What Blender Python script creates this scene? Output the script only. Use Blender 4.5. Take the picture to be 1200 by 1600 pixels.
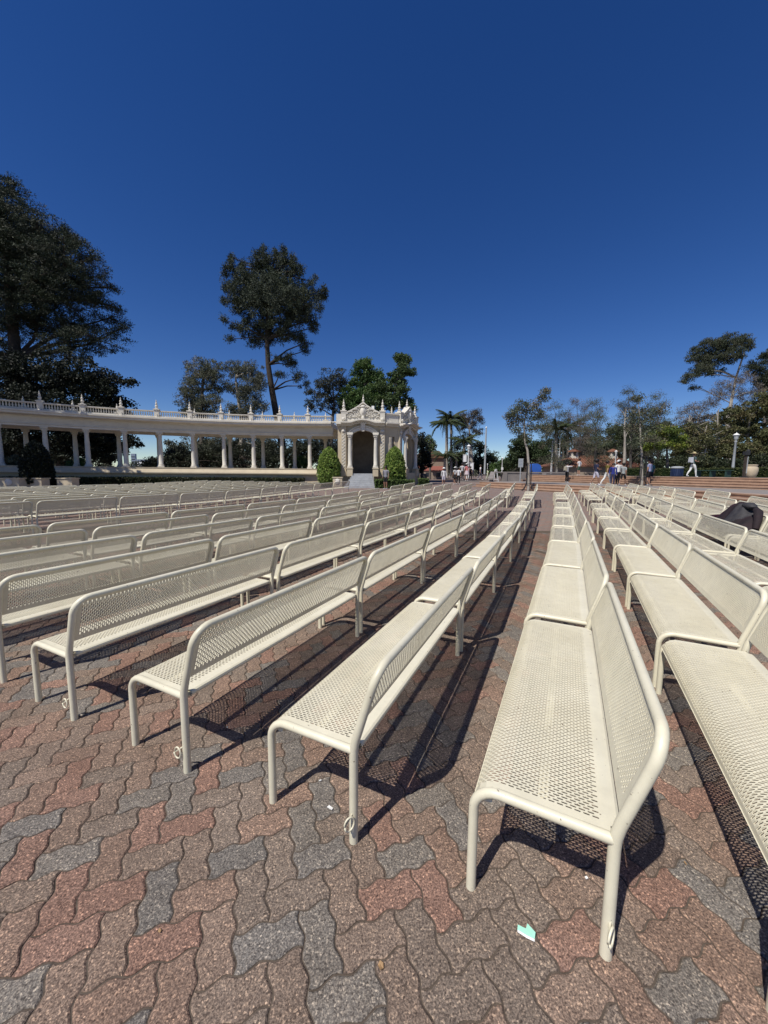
import bpy, bmesh, math, random
from mathutils import Vector, Matrix
import numpy as np
random.seed(7); NR = np.random.default_rng(11)
for o in list(bpy.data.objects): bpy.data.objects.remove(o)
sc = bpy.context.scene; C = sc.collection
R = math.radians; PI = math.pi

# ------------------------------------------------------------------ camera, sky, sun
F_PX, CAMH, PITCH, ROLL = 576.0, 1.62, R(6.15), R(0.5)
_f = Vector((0, math.cos(PITCH), -math.sin(PITCH))); _u = Vector((0, math.sin(PITCH), math.cos(PITCH))); _x = Vector((1, 0, 0))
RX = math.cos(ROLL)*_x + math.sin(ROLL)*_u; UP = -math.sin(ROLL)*_x + math.cos(ROLL)*_u
CAM = Vector((0, 0, CAMH))
cd = bpy.data.cameras.new('camera'); cam = bpy.data.objects.new('camera', cd); C.objects.link(cam); sc.camera = cam
cd.sensor_fit = 'HORIZONTAL'; cd.sensor_width = 36; cd.lens = F_PX/1200*36; cd.clip_start = .05; cd.clip_end = 4000
m = Matrix.Identity(4)
for i in range(3): m[i][0], m[i][1], m[i][2], m[i][3] = RX[i], UP[i], -_f[i], CAM[i]
cam.matrix_world = m
SUN_EL, SUN_AZ = 55.0, 222.0            # azimuth from +y clockwise, where the sun stands
w = bpy.data.worlds.new('World'); sc.world = w; w.use_nodes = True
nt = w.node_tree; bg = nt.nodes['Background']; sky = nt.nodes.new('ShaderNodeTexSky'); sky.sky_type = 'NISHITA'
sky.sun_disc = False; sky.sun_elevation = R(SUN_EL); sky.sun_rotation = R(SUN_AZ)
sky.altitude = 0; sky.air_density = .8; sky.dust_density = 0; sky.ozone_density = 3.0
hs = nt.nodes.new('ShaderNodeHueSaturation'); hs.inputs['Saturation'].default_value = 1.3; hs.inputs['Hue'].default_value = .515
nt.links.new(sky.outputs[0], hs.inputs['Color']); nt.links.new(hs.outputs[0], bg.inputs[0]); bg.inputs[1].default_value = .093
sd = bpy.data.lights.new('sun', 'SUN'); sd.energy = 5.0; sd.angle = R(.53); sd.color = (1, .95, .86)
sun = bpy.data.objects.new('sun', sd); C.objects.link(sun)
_sv = Vector((math.sin(R(SUN_AZ))*math.cos(R(SUN_EL)), math.cos(R(SUN_AZ))*math.cos(R(SUN_EL)), math.sin(R(SUN_EL))))
sun.rotation_euler = _sv.to_track_quat('Z', 'Y').to_euler()
sc.view_settings.view_transform = 'Standard'; sc.view_settings.look = 'None'
sc.view_settings.exposure = 0; sc.view_settings.gamma = 1; sc.view_settings.use_curve_mapping = False

# ------------------------------------------------------------------ measuring the place
def ray(px, py): return RX*((px-600)/F_PX) - UP*((py-800)/F_PX) + _f
def at(px, py, y):                       # the point y metres ahead seen in this direction
    d = ray(px, py); return CAM + d*(y/d.y)
def atz(px, py, z):
    d = ray(px, py); return CAM + d*((z-CAMH)/d.z)
def gz(x, y): return max(0., min(.5, .025*(.6*x + .8*y - 8)))

# ------------------------------------------------------------------ materials
def mat(name, col, rough=.6, spec=.4, noise=0, nscale=8, bump=0, bscale=60, col2=None, attr=None, objcol=False, metal=0, trans=0, detail=4):
    M = bpy.data.materials.new(name); M.use_nodes = True; t = M.node_tree; b = t.nodes['Principled BSDF']
    b.inputs['Roughness'].default_value = rough; b.inputs['Specular IOR Level'].default_value = spec; b.inputs['Metallic'].default_value = metal
    L = t.links.new; N = t.nodes.new
    src = None
    if attr:
        a = N('ShaderNodeAttribute'); a.attribute_name = attr; src = a.outputs['Color']
    if objcol:
        a = N('ShaderNodeObjectInfo'); src = a.outputs['Color']
    tc = N('ShaderNodeTexCoord')
    if noise or col2:
        n = N('ShaderNodeTexNoise'); n.inputs['Scale'].default_value = nscale; n.inputs['Detail'].default_value = detail; n.inputs['Roughness'].default_value = .6
        L(tc.outputs['Object'], n.inputs['Vector'])
        rp = N('ShaderNodeValToRGB'); rp.color_ramp.elements[0].position = .32; rp.color_ramp.elements[1].position = .68
        if col2:
            rp.color_ramp.elements[0].color = (*col, 1); rp.color_ramp.elements[1].color = (*col2, 1)
        else:
            rp.color_ramp.elements[0].color = tuple([1-noise]*3)+(1,); rp.color_ramp.elements[1].color = tuple([1+noise*.6]*3)+(1,)
        L(n.outputs['Fac'], rp.inputs['Fac'])
        if src is None and col2: src = rp.outputs['Color']
        else:
            mx = N('ShaderNodeMix'); mx.data_type = 'RGBA'; mx.blend_type = 'MULTIPLY'; mx.inputs['Factor'].default_value = 1
            if src is None: mx.inputs['A'].default_value = (*col, 1)
            else: L(src, mx.inputs['A'])
            L(rp.outputs['Color'], mx.inputs['B']); src = mx.outputs['Result']
    if src is None: b.inputs['Base Color'].default_value = (*col, 1)
    else: L(src, b.inputs['Base Color'])
    if bump:
        n2 = N('ShaderNodeTexNoise'); n2.inputs['Scale'].default_value = bscale; n2.inputs['Detail'].default_value = 5
        L(tc.outputs['Object'], n2.inputs['Vector'])
        bp = N('ShaderNodeBump'); bp.inputs['Strength'].default_value = bump; bp.inputs['Distance'].default_value = .02
        L(n2.outputs['Fac'], bp.inputs['Height']); L(bp.outputs['Normal'], b.inputs['Normal'])
    if trans:
        tr = N('ShaderNodeBsdfTranslucent'); ms = N('ShaderNodeMixShader'); ms.inputs[0].default_value = trans
        if src: L(src, tr.inputs['Color'])
        else: tr.inputs['Color'].default_value = (*col, 1)
        L(b.outputs[0], ms.inputs[1]); L(tr.outputs[0], ms.inputs[2]); L(ms.outputs[0], t.nodes['Material Output'].inputs['Surface'])
    return M

def paint_material():                    # powder-coated cream steel: faint chalking, grime specks and chips
    M = mat('cream_paint', (.7, .65, .5), rough=.38, spec=.5); t = M.node_tree; b = t.nodes['Principled BSDF']; N = t.nodes.new; L = t.links.new
    g = N('ShaderNodeNewGeometry'); n = N('ShaderNodeTexNoise'); n.inputs['Scale'].default_value = 2.6; n.inputs['Detail'].default_value = 6; L(g.outputs['Position'], n.inputs['Vector'])
    rp = N('ShaderNodeValToRGB'); rp.color_ramp.elements[0].color = (.68, .632, .475, 1); rp.color_ramp.elements[1].color = (.75, .705, .55, 1)
    rp.color_ramp.elements[0].position = .3; rp.color_ramp.elements[1].position = .7; L(n.outputs['Fac'], rp.inputs['Fac'])
    n2 = N('ShaderNodeTexNoise'); n2.inputs['Scale'].default_value = 55; n2.inputs['Detail'].default_value = 2; L(g.outputs['Position'], n2.inputs['Vector'])
    r2 = N('ShaderNodeValToRGB'); r2.color_ramp.elements[0].position = .70; r2.color_ramp.elements[1].position = .76
    r2.color_ramp.elements[0].color = (0, 0, 0, 1); r2.color_ramp.elements[1].color = (1, 1, 1, 1); L(n2.outputs['Fac'], r2.inputs['Fac'])
    mx = N('ShaderNodeMix'); mx.data_type = 'RGBA'; mx.inputs['B'].default_value = (.22, .18, .13, 1)
    oi = N('ShaderNodeObjectInfo'); mr = N('ShaderNodeMapRange'); mr.inputs['To Min'].default_value = .93; mr.inputs['To Max'].default_value = 1.04; L(oi.outputs['Random'], mr.inputs['Value'])
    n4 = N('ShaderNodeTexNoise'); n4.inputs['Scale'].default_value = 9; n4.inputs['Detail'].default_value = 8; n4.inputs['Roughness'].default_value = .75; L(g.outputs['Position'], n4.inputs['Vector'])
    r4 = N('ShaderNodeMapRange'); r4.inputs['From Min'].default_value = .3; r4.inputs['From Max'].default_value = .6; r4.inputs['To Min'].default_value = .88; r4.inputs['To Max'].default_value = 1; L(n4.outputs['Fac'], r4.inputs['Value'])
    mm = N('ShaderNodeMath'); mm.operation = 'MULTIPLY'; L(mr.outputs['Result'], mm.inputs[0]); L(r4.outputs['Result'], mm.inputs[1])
    vm = N('ShaderNodeVectorMath'); vm.operation = 'SCALE'; L(rp.outputs['Color'], vm.inputs[0]); L(mm.outputs['Value'], vm.inputs['Scale'])
    L(vm.outputs['Vector'], mx.inputs['A']); L(r2.outputs['Color'], mx.inputs['Factor']); L(mx.outputs['Result'], b.inputs['Base Color'])
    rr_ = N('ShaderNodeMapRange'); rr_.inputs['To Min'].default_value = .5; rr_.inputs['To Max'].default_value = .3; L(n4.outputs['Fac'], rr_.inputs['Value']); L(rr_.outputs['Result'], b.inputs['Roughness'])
    return M
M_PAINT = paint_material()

def paver_material(name, objcol):
    M = mat(name, (.2, .15, .13), rough=.88, spec=.2); t = M.node_tree; b = t.nodes['Principled BSDF']; N = t.nodes.new; L = t.links.new
    if objcol: a = N('ShaderNodeObjectInfo'); base = a.outputs['Color']
    else: a = N('ShaderNodeAttribute'); a.attribute_name = 'Col'; base = a.outputs['Color']
    g = N('ShaderNodeNewGeometry')
    n = N('ShaderNodeTexNoise'); n.inputs['Scale'].default_value = 165; n.inputs['Detail'].default_value = 4; n.inputs['Roughness'].default_value = .8; L(g.outputs['Position'], n.inputs['Vector'])
    rp = N('ShaderNodeValToRGB'); e = rp.color_ramp.elements; e[0].position = .33; e[0].color = (.3, .28, .27, 1); e[1].position = .7; e[1].color = (2.3, 2.2, 2.0, 1)
    k = e.new(.52); k.color = (.95, .95, .95, 1)
    L(n.outputs['Fac'], rp.inputs['Fac'])
    mx = N('ShaderNodeMix'); mx.data_type = 'RGBA'; mx.blend_type = 'MULTIPLY'; mx.inputs['Factor'].default_value = 1; L(base, mx.inputs['A']); L(rp.outputs['Color'], mx.inputs['B'])
    va = N('ShaderNodeTexVoronoi'); va.inputs['Scale'].default_value = 175; L(g.outputs['Position'], va.inputs['Vector']); sx_ = N('ShaderNodeSeparateColor'); L(va.outputs['Color'], sx_.inputs['Color'])
    ra = N('ShaderNodeValToRGB'); ra.color_ramp.interpolation = 'CONSTANT'; q = ra.color_ramp.elements; q[0].position = 0; q[0].color = (.42, .4, .4, 1); q[1].position = .12; q[1].color = (.82, .8, .78, 1)
    for p_, c_ in ((.45, (1.0, 1.0, .98, 1)), (.78, (1.35, 1.3, 1.22, 1)), (.93, (2.3, 2.2, 2.0, 1))): k = q.new(p_); k.color = c_
    L(sx_.outputs['Red'], ra.inputs['Fac']); m0 = N('ShaderNodeMix'); m0.data_type = 'RGBA'; m0.blend_type = 'MULTIPLY'; m0.inputs['Factor'].default_value = .7; L(mx.outputs['Result'], m0.inputs['A']); L(ra.outputs['Color'], m0.inputs['B']); mx = m0
    n3 = N('ShaderNodeTexNoise'); n3.inputs['Scale'].default_value = 2.2; n3.inputs['Detail'].default_value = 6; n3.inputs['Roughness'].default_value = .7; L(g.outputs['Position'], n3.inputs['Vector'])
    r3 = N('ShaderNodeValToRGB'); r3.color_ramp.elements[0].position = .35; r3.color_ramp.elements[0].color = (.78, .76, .74, 1); r3.color_ramp.elements[1].position = .7; r3.color_ramp.elements[1].color = (1.1, 1.1, 1.1, 1)
    L(n3.outputs['Fac'], r3.inputs['Fac'])
    m2 = N('ShaderNodeMix'); m2.data_type = 'RGBA'; m2.blend_type = 'MULTIPLY'; m2.inputs['Factor'].default_value = 1; L(mx.outputs['Result'], m2.inputs['A']); L(r3.outputs['Color'], m2.inputs['B'])
    v = N('ShaderNodeTexVoronoi'); v.inputs['Scale'].default_value = 19; L(g.outputs['Position'], v.inputs['Vector'])       # scattered dark gum spots
    rv = N('ShaderNodeValToRGB'); rv.color_ramp.elements[0].position = .05; rv.color_ramp.elements[0].color = (.45, .43, .42, 1); rv.color_ramp.elements[1].position = .09; rv.color_ramp.elements[1].color = (1, 1, 1, 1)
    L(v.outputs['Distance'], rv.inputs['Fac'])
    m3 = N('ShaderNodeMix'); m3.data_type = 'RGBA'; m3.blend_type = 'MULTIPLY'; m3.inputs['Factor'].default_value = .7; L(m2.outputs['Result'], m3.inputs['A']); L(rv.outputs['Color'], m3.inputs['B'])
    L(m3.outputs['Result'], b.inputs['Base Color'])
    bp = N('ShaderNodeBump'); bp.inputs['Strength'].default_value = .45; bp.inputs['Distance'].default_value = .004; L(n.outputs['Fac'], bp.inputs['Height']); L(bp.outputs['Normal'], b.inputs['Normal'])
    return M
M_PAVER = paver_material('paver_concrete', True); M_PAVERF = paver_material('paver_concrete_field', False)
M_JOINT = mat('joint_sand', (.105, .084, .068), rough=.95, spec=.1, noise=.3, nscale=40)

def far_paving_material():
    M = mat('far_paving', (.2, .15, .13), rough=.9, spec=.2); t = M.node_tree; b = t.nodes['Principled BSDF']; N = t.nodes.new; L = t.links.new
    g = N('ShaderNodeNewGeometry'); mp = N('ShaderNodeMapping'); mp.inputs['Rotation'].default_value = (0, 0, R(-19.2)); L(g.outputs['Position'], mp.inputs['Vector'])
    br = N('ShaderNodeTexBrick'); br.inputs['Scale'].default_value = 1; br.inputs['Brick Width'].default_value = .225; br.inputs['Row Height'].default_value = .1125; br.inputs['Mortar Size'].default_value = .005
    br.inputs['Color1'].default_value = (.255, .17, .142, 1); br.inputs['Color2'].default_value = (.205, .185, .17, 1); br.inputs['Mortar'].default_value = (.1, .08, .07, 1); L(mp.outputs[0], br.inputs['Vector'])
    n = N('ShaderNodeTexNoise'); n.inputs['Scale'].default_value = 1.1; n.inputs['Detail'].default_value = 8; n.inputs['Roughness'].default_value = .7; L(g.outputs['Position'], n.inputs['Vector'])
    rp = N('ShaderNodeValToRGB'); rp.color_ramp.elements[0].color = (.75, .74, .74, 1); rp.color_ramp.elements[1].color = (1.15, 1.12, 1.1, 1); L(n.outputs['Fac'], rp.inputs['Fac'])
    mx = N('ShaderNodeMix'); mx.data_type = 'RGBA'; mx.blend_type = 'MULTIPLY'; mx.inputs['Factor'].default_value = 1; L(br.outputs['Color'], mx.inputs['A']); L(rp.outputs['Color'], mx.inputs['B']); L(mx.outputs['Result'], b.inputs['Base Color'])
    return M
M_FAR = far_paving_material()
M_PLAZA = mat('plaza_concrete', (.24, .215, .2), rough=.9, spec=.2, noise=.18, nscale=1.6, detail=8)
M_TERRA = mat('terracotta_step', (.42, .27, .185), rough=.8, spec=.25, col2=(.3, .19, .13), nscale=3, detail=8)
M_TREAD = mat('step_tread', (.37, .27, .21), rough=.85, spec=.2, noise=.25, nscale=4)
M_STUCCO = mat('white_stucco', (.66, .625, .55), rough=.8, spec=.25, col2=(.54, .505, .44), nscale=1.4, detail=10, bump=.15, bscale=30)
M_TAN = mat('tan_stucco', (.55, .47, .34), rough=.85, spec=.2, col2=(.47, .395, .285), nscale=1.8, detail=9, bump=.15, bscale=30)
M_SHADEROOM = mat('shaded_tan_stucco', (.3, .25, .19), rough=.9, spec=.15, noise=.2, nscale=2)  # tan stucco with the room's shade darkened into its colour
M_STAIR = mat('grey_stair_concrete', (.36, .37, .38), rough=.85, spec=.2, noise=.15, nscale=3)
M_WHITE = mat('white_metal', (.75, .75, .73), rough=.5, noise=.06, nscale=5)
M_GREYM = mat('grey_metal', (.36, .38, .39), rough=.5, noise=.12, nscale=6)
M_DARK = mat('dark_metal', (.03, .03, .032), rough=.5, noise=.2, nscale=6)
M_GLASS = mat('lamp_glass', (.6, .62, .6), rough=.25, spec=.6)
M_BLUE = mat('blue_plastic', (.03, .11, .42), rough=.45, noise=.1, nscale=5)
M_NAVY = mat('navy_plastic', (.02, .035, .09), rough=.45, noise=.15, nscale=6)
M_RED = mat('red_roof', (.27, .1, .08), rough=.8, spec=.2, col2=(.2, .075, .06), nscale=6)
M_CLAY = mat('clay_tile', (.2, .095, .065), rough=.8, spec=.2, col2=(.15, .07, .048), nscale=7)
M_BROWN = mat('brown_shingle', (.17, .095, .06), rough=.85, noise=.25, nscale=8)
M_WALL = mat('house_wall', (.3, .24, .19), rough=.9, noise=.1, nscale=3)
M_PANE = mat('dark_pane', (.03, .035, .045), rough=.15, spec=.6)
M_CITY = mat('city_concrete', (.24, .28, .36), rough=.8, noise=.1, nscale=.2)
M_CITYW = mat('city_white', (.7, .7, .7), rough=.8)
M_URN = mat('sand_urn', (.5, .41, .29), rough=.85, noise=.1, nscale=6)
M_JACKET = mat('dark_cloth', (.018, .015, .017), rough=.8, spec=.25, col2=(.03, .018, .022), nscale=6, bump=.3, bscale=40)
M_MINT = mat('mint_paper', (.3, .62, .48), rough=.7, noise=.06, nscale=30)
M_PAPER = mat('white_paper', (.78, .78, .76), rough=.7)
M_BARK = mat('dark_bark', (.075, .06, .05), rough=.95, spec=.1, col2=(.045, .036, .03), nscale=4, detail=8)
M_PALEBARK = mat('pale_bark', (.42, .385, .33), rough=.9, spec=.1, col2=(.26, .23, .195), nscale=5, detail=8)
M_GREYBARK = mat('grey_bark', (.16, .14, .125), rough=.9, spec=.1, col2=(.09, .08, .07), nscale=5, detail=8)
M_LEAF = mat('leaf', (.05, .08, .03), rough=.6, spec=.3, attr='Col', trans=.22)
M_NEEDLE = mat('needle', (.03, .045, .02), rough=.65, spec=.25, attr='Col', trans=.1)
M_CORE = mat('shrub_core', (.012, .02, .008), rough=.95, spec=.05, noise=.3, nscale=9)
M_SKIN = mat('skin', (.36, .2, .135), rough=.6); M_SKIND = mat('tan_skin', (.25, .135, .09), rough=.6)
M_HAIR = mat('dark_hair', (.012, .009, .008), rough=.6)
M_STRAW = mat('straw', (.55, .46, .25), rough=.8, noise=.15, nscale=40)
_cloth = {}
def cloth(c):
    k = tuple(c)
    if k not in _cloth: _cloth[k] = mat('cloth', c, rough=.85, spec=.15, noise=.12, nscale=9)
    return _cloth[k]

# ------------------------------------------------------------------ mesh builder
class MB:
    def __init__(s): s.v = []; s.f = []; s.m = []; s.c = []
    def add(s, vs, fs, mi=0):
        n = len(s.v); s.v += [tuple(v) for v in vs]; s.f += [[n+i for i in f] for f in fs]; s.m += [mi]*len(fs)
    def box(s, c, size, rz=0, mi=0, taper=1.0, M=None):
        hx, hy, hz = size[0]/2, size[1]/2, size[2]/2; vs = []
        for z, k in ((-hz, 1), (hz, taper)):
            for x, y in ((-hx, -hy), (hx, -hy), (hx, hy), (-hx, hy)):
                x2, y2 = x*k, y*k
                vs.append(Vector((c[0]+x2*math.cos(rz)-y2*math.sin(rz), c[1]+x2*math.sin(rz)+y2*math.cos(rz), c[2]+z)))
        if M: vs = [M @ v for v in vs]
        s.add(vs, [(3, 2, 1, 0), (4, 5, 6, 7), (0, 1, 5, 4), (1, 2, 6, 5), (2, 3, 7, 6), (3, 0, 4, 7)], mi)
    def tube(s, pts, rad, n=10, caps=True, mi=0):
        pts = [Vector(p) for p in pts]; k = len(pts)
        if not hasattr(rad, '__len__'): rad = [rad]*k
        t = (pts[1]-pts[0]).normalized(); up = Vector((0, 0, 1)) if abs(t.z) < .9 else Vector((1, 0, 0))
        nrm = t.cross(up).normalized(); vs = []
        for i, p in enumerate(pts):
            a = pts[max(i-1, 0)]; b = pts[min(i+1, k-1)]; t2 = (b-a).normalized()
            nrm = (nrm - t2*nrm.dot(t2)).normalized(); bn = t2.cross(nrm)
            for j in range(n):
                an = 2*PI*j/n; vs.append(p + (nrm*math.cos(an)+bn*math.sin(an))*rad[i])
        fs = [(i*n+j, i*n+(j+1) % n, (i+1)*n+(j+1) % n, (i+1)*n+j) for i in range(k-1) for j in range(n)]
        if caps: fs += [tuple(range(n-1, -1, -1)), tuple((k-1)*n+j for j in range(n))]
        s.add(vs, fs, mi)
    def lathe(s, prof, c=(0, 0, 0), n=14, mi=0, M=None):
        vs = []
        for r, z in prof:
            for j in range(n):
                a = 2*PI*j/n; v = Vector((c[0]+r*math.cos(a), c[1]+r*math.sin(a), c[2]+z)); vs.append(M @ v if M else v)
        k = len(prof); fs = [(i*n+j, i*n+(j+1) % n, (i+1)*n+(j+1) % n, (i+1)*n+j) for i in range(k-1) for j in range(n)]
        fs += [tuple(range(n-1, -1, -1)), tuple((k-1)*n+j for j in range(n))]
        s.add(vs, fs, mi)
    def prism(s, poly, y0, y1, mi=0, M=None):        # polygon in (x,z), extruded along y
        n = len(poly); vs = [Vector((x, y0, z)) for x, z in poly]+[Vector((x, y1, z)) for x, z in poly]
        if M: vs = [M @ v for v in vs]
        fs = [tuple(range(n)), tuple(range(2*n-1, n-1, -1))]+[((i+1) % n, i, n+i, n+(i+1) % n) for i in range(n)]
        s.add(vs, fs, mi)
    def ball(s, c, r, n=8, mi=0, M=None):
        if not hasattr(r, '__len__'): r = (r, r, r)
        vs = []; k = max(4, n//2+1)
        for i in range(k+1):
            th = PI*i/k; th = min(max(th, .03), PI-.03)
            for j in range(n):
                a = 2*PI*j/n; v = Vector((c[0]+r[0]*math.sin(th)*math.cos(a), c[1]+r[1]*math.sin(th)*math.sin(a), c[2]-r[2]*math.cos(th))); vs.append(M @ v if M else v)
        fs = [(i*n+j, i*n+(j+1) % n, (i+1)*n+(j+1) % n, (i+1)*n+j) for i in range(k) for j in range(n)]
        fs += [tuple(range(n-1, -1, -1)), tuple(k*n+j for j in range(n))]
        s.add(vs, fs, mi)
    def mesh(s, name, mats, smooth=False, angle=None):
        me = bpy.data.meshes.new(name); me.from_pydata(s.v, [], s.f)
        for M in (mats if isinstance(mats, (list, tuple)) else [mats]): me.materials.append(M)
        if max(s.m, default=0): me.polygons.foreach_set('material_index', s.m)
        if smooth: me.polygons.foreach_set('use_smooth', [True]*len(s.f))
        if s.c:
            a = me.color_attributes.new('Col', 'FLOAT_COLOR', 'POINT'); a.data.foreach_set('color', np.asarray(s.c, dtype=np.float32).ravel())
        me.update()
        if smooth and angle: me.set_sharp_from_angle(angle=R(angle))
        return me
    def build(s, name, mats, parent=None, loc=None, smooth=False, angle=40):
        return link(name, s.mesh(name, mats, smooth, angle), parent, loc)
def link(name, me, parent=None, loc=None):
    o = bpy.data.objects.new(name, me); C.objects.link(o)
    if parent: o.parent = parent
    if loc is not None: o.location = loc
    return o
def tag(o, label=None, cat=None, group=None, kind=None):
    if label: o['label'] = label
    if cat: o['category'] = cat
    if group: o['group'] = group
    if kind: o['kind'] = kind
    return o
def thing(name, label, cat, loc=(0, 0, 0), rz=0, group=None):
    o = bpy.data.objects.new(name, None); C.objects.link(o); o.location = loc; o.rotation_euler = (0, 0, rz); o.empty_display_size = .2
    return tag(o, label, cat, group)
def arcpts(c, r, a0, a1, n, ax, ay):
    return [Vector(c)+Vector(ax)*(r*math.cos(a0+(a1-a0)*i/n))+Vector(ay)*(r*math.sin(a0+(a1-a0)*i/n)) for i in range(n+1)]
ORD = ['zeroth', 'first', 'second', 'third', 'fourth', 'fifth', 'sixth', 'seventh', 'eighth', 'ninth', 'tenth', 'eleventh', 'twelfth', 'thirteenth', 'fourteenth', 'fifteenth']

# ------------------------------------------------------------------ the ground
RU, RV = Vector((math.cos(R(19.2)), math.sin(R(19.2)), 0)), Vector((-math.sin(R(19.2)), math.cos(R(19.2)), 0))
PW = .1125
def in_pavers(x, y): return .55 < y < 9.6 and -1.15*y-.5 < x < min(1.12*y+.5, 8.2)
xs = sorted(set([-400, -200, -120, -80, -60, -45]+[i*1.0 for i in range(-36, 37)]+[45, 60, 80, 120, 200, 400]))
ys = sorted(set([-60, -20, -6, -2, 0, .5]+[i*1.0 for i in range(1, 46)]+[52, 65, 90, 140, 220, 400]))
g = MB()
for y in ys:
    for x in xs: g.v.append((x, y, gz(x, y)-(.0065 if (y < 11 and -12 < x < 9.5) else 0)))
nx = len(xs)
for j in range(len(ys)-1):
    for i in range(nx-1): g.f.append([j*nx+i, j*nx+i+1, (j+1)*nx+i+1, (j+1)*nx+i]); g.m.append(1 if (ys[j] < 10 and -12 <= xs[i] < 8.5) else 0)
ground = g.build('pavement', [M_FAR, M_JOINT], smooth=True); tag(ground, kind='structure')

PAVCOL = [(.226, .143, .115), (.236, .152, .123), (.185, .168, .152), (.168, .156, .146), (.2, .155, .128), (.215, .16, .13), (.192, .156, .132), (.222, .157, .126)]
def wave(t):                              # one edge of the zigzag paver
    k = [(0, 0), (.14, .75), (.27, 1), (.38, .62), (.62, -.62), (.73, -1), (.86, -.75), (1, 0)]
    for (a, p), (b, q) in zip(k, k[1:]):
        if t <= b: return p+(q-p)*(t-a)/(b-a)
    return 0
WT = [0, .14, .27, .38, .62, .73, .86]
AMP, SGN = .0088, -1
def paver_outline(vert):
    pts = []
    w2, h2 = (1, 2) if vert else (2, 1)
    for i in range(w2):
        for t in WT: pts.append(((i+t)*PW, SGN*AMP*wave(t)))
    for i in range(h2):
        for t in WT: pts.append((w2*PW-SGN*AMP*wave(t), (i+t)*PW))
    for i in range(w2):
        for t in WT: pts.append(((w2-i-t)*PW, h2*PW+SGN*AMP*wave(1-t)))
    for i in range(h2):
        for t in WT: pts.append((-SGN*AMP*wave(1-t), (h2-i-t)*PW))
    cx, cy = w2*PW/2, h2*PW/2; return [(x-cx, y-cy) for x, y in pts]
def offset(poly, d):
    n = len(poly); out = []
    for i in range(n):
        a, b, c = Vector(poly[i-1]), Vector(poly[i]), Vector(poly[(i+1) % n])
        e1 = (b-a).normalized(); e2 = (c-b).normalized(); nn = Vector((-(e1+e2).y, (e1+e2).x)); nn.normalize()
        out.append((b.x+nn.x*d, b.y+nn.y*d))
    return out
def paver_mesh(vert):
    o = paver_outline(vert); a = offset(o, .0028); b = offset(o, .0085); n = len(o)
    to = lambda p, z: Vector((0, 0, z))+RU*p[0]+RV*p[1]
    mb = MB(); mb.add([to(p, 0) for p in b]+[to(p, -.0045) for p in a]+[to(p, -.03) for p in a],
        [tuple(range(n))]+[(n+i, n+(i+1) % n, (i+1) % n, i) for i in range(n)]+[(2*n+i, 2*n+(i+1) % n, n+(i+1) % n, n+i) for i in range(n)])
    return mb
pm = {v: paver_mesh(v) for v in (True, False)}
pmesh = {v: pm[v].mesh('paver', M_PAVER) for v in pm}
cells = []
for i in range(-160, 160):
    for j in range(-160, 160):
        d = (i-j) % 4
        if d == 0: c = (i+.5, j+1, True)
        elif d == 1: c = (i+1, j+.5, False)
        else: continue
        p = RU*(c[0]*PW)+RV*(c[1]*PW)
        if in_pavers(p.x, p.y):
            dd = (p-CAM).length; cells.append((dd, p, c[2]))
        # one in four of d==0 starts an upright pair (cells d=0 and d=-1); d==1 starts a lying pair (d=1,2)
cells.sort(key=lambda c: c[0])
def visible(p):
    q = p-CAM; z = q.dot(_f)
    if z < .1: return False
    return -30 < 600+F_PX*q.dot(RX)/z < 1230 and 800-F_PX*q.dot(UP)/z < 1640
fld = MB(); fv = []; fc = []; near = 0; rp = random.Random(3)
NPV = {v: np.array([tuple(q) for q in pm[v].v]) for v in pm}
flat = {v: offset(paver_outline(v), .0045) for v in pm}
for dd, p, vert in cells:
    nz = .5+.5*math.sin(p.x*2.3+1.3*math.sin(p.y*1.9))*math.cos(p.y*2.1+p.x)
    r_ = rp.random()
    col = rp.choice(PAVCOL[:2]) if r_ < .17 else rp.choice(PAVCOL[2:4]) if r_ < .17+.34*nz+.06 else rp.choice(PAVCOL[4:])
    kk = rp.uniform(1.03, 1.2); col = tuple(x*kk for x in col)
    z = gz(p.x, p.y)+rp.uniform(-.0012, .0012)
    if near < 300 and visible(p):
        o = link('paver', pmesh[vert], ground, (p.x, p.y, z)); o.color = (*col, 1); near += 1
        o.rotation_euler = (rp.uniform(-.006, .006), rp.uniform(-.006, .006), rp.uniform(-.004, .004))
    elif dd < 6.5:
        n0 = len(fld.v); fld.v += [(a+p.x, b+p.y, c_+z) for a, b, c_ in NPV[vert]]; fld.f += [[n0+q for q in f] for f in pm[vert].f]; fld.m += [0]*len(pm[vert].f); fld.c += [(*col, 1)]*len(NPV[vert])
    else:
        n0 = len(fld.v); fl = flat[vert][::2]
        top = [Vector((p.x, p.y, z))+RU*q[0]+RV*q[1] for q in fl]; fld.v += [tuple(t) for t in top]; fld.f.append([n0+q for q in range(len(fl))]); fld.m.append(0); fld.c += [(*col, 1)]*len(fl)
tag(fld.build('paver_field', M_PAVERF, ground), kind='stuff')

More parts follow.
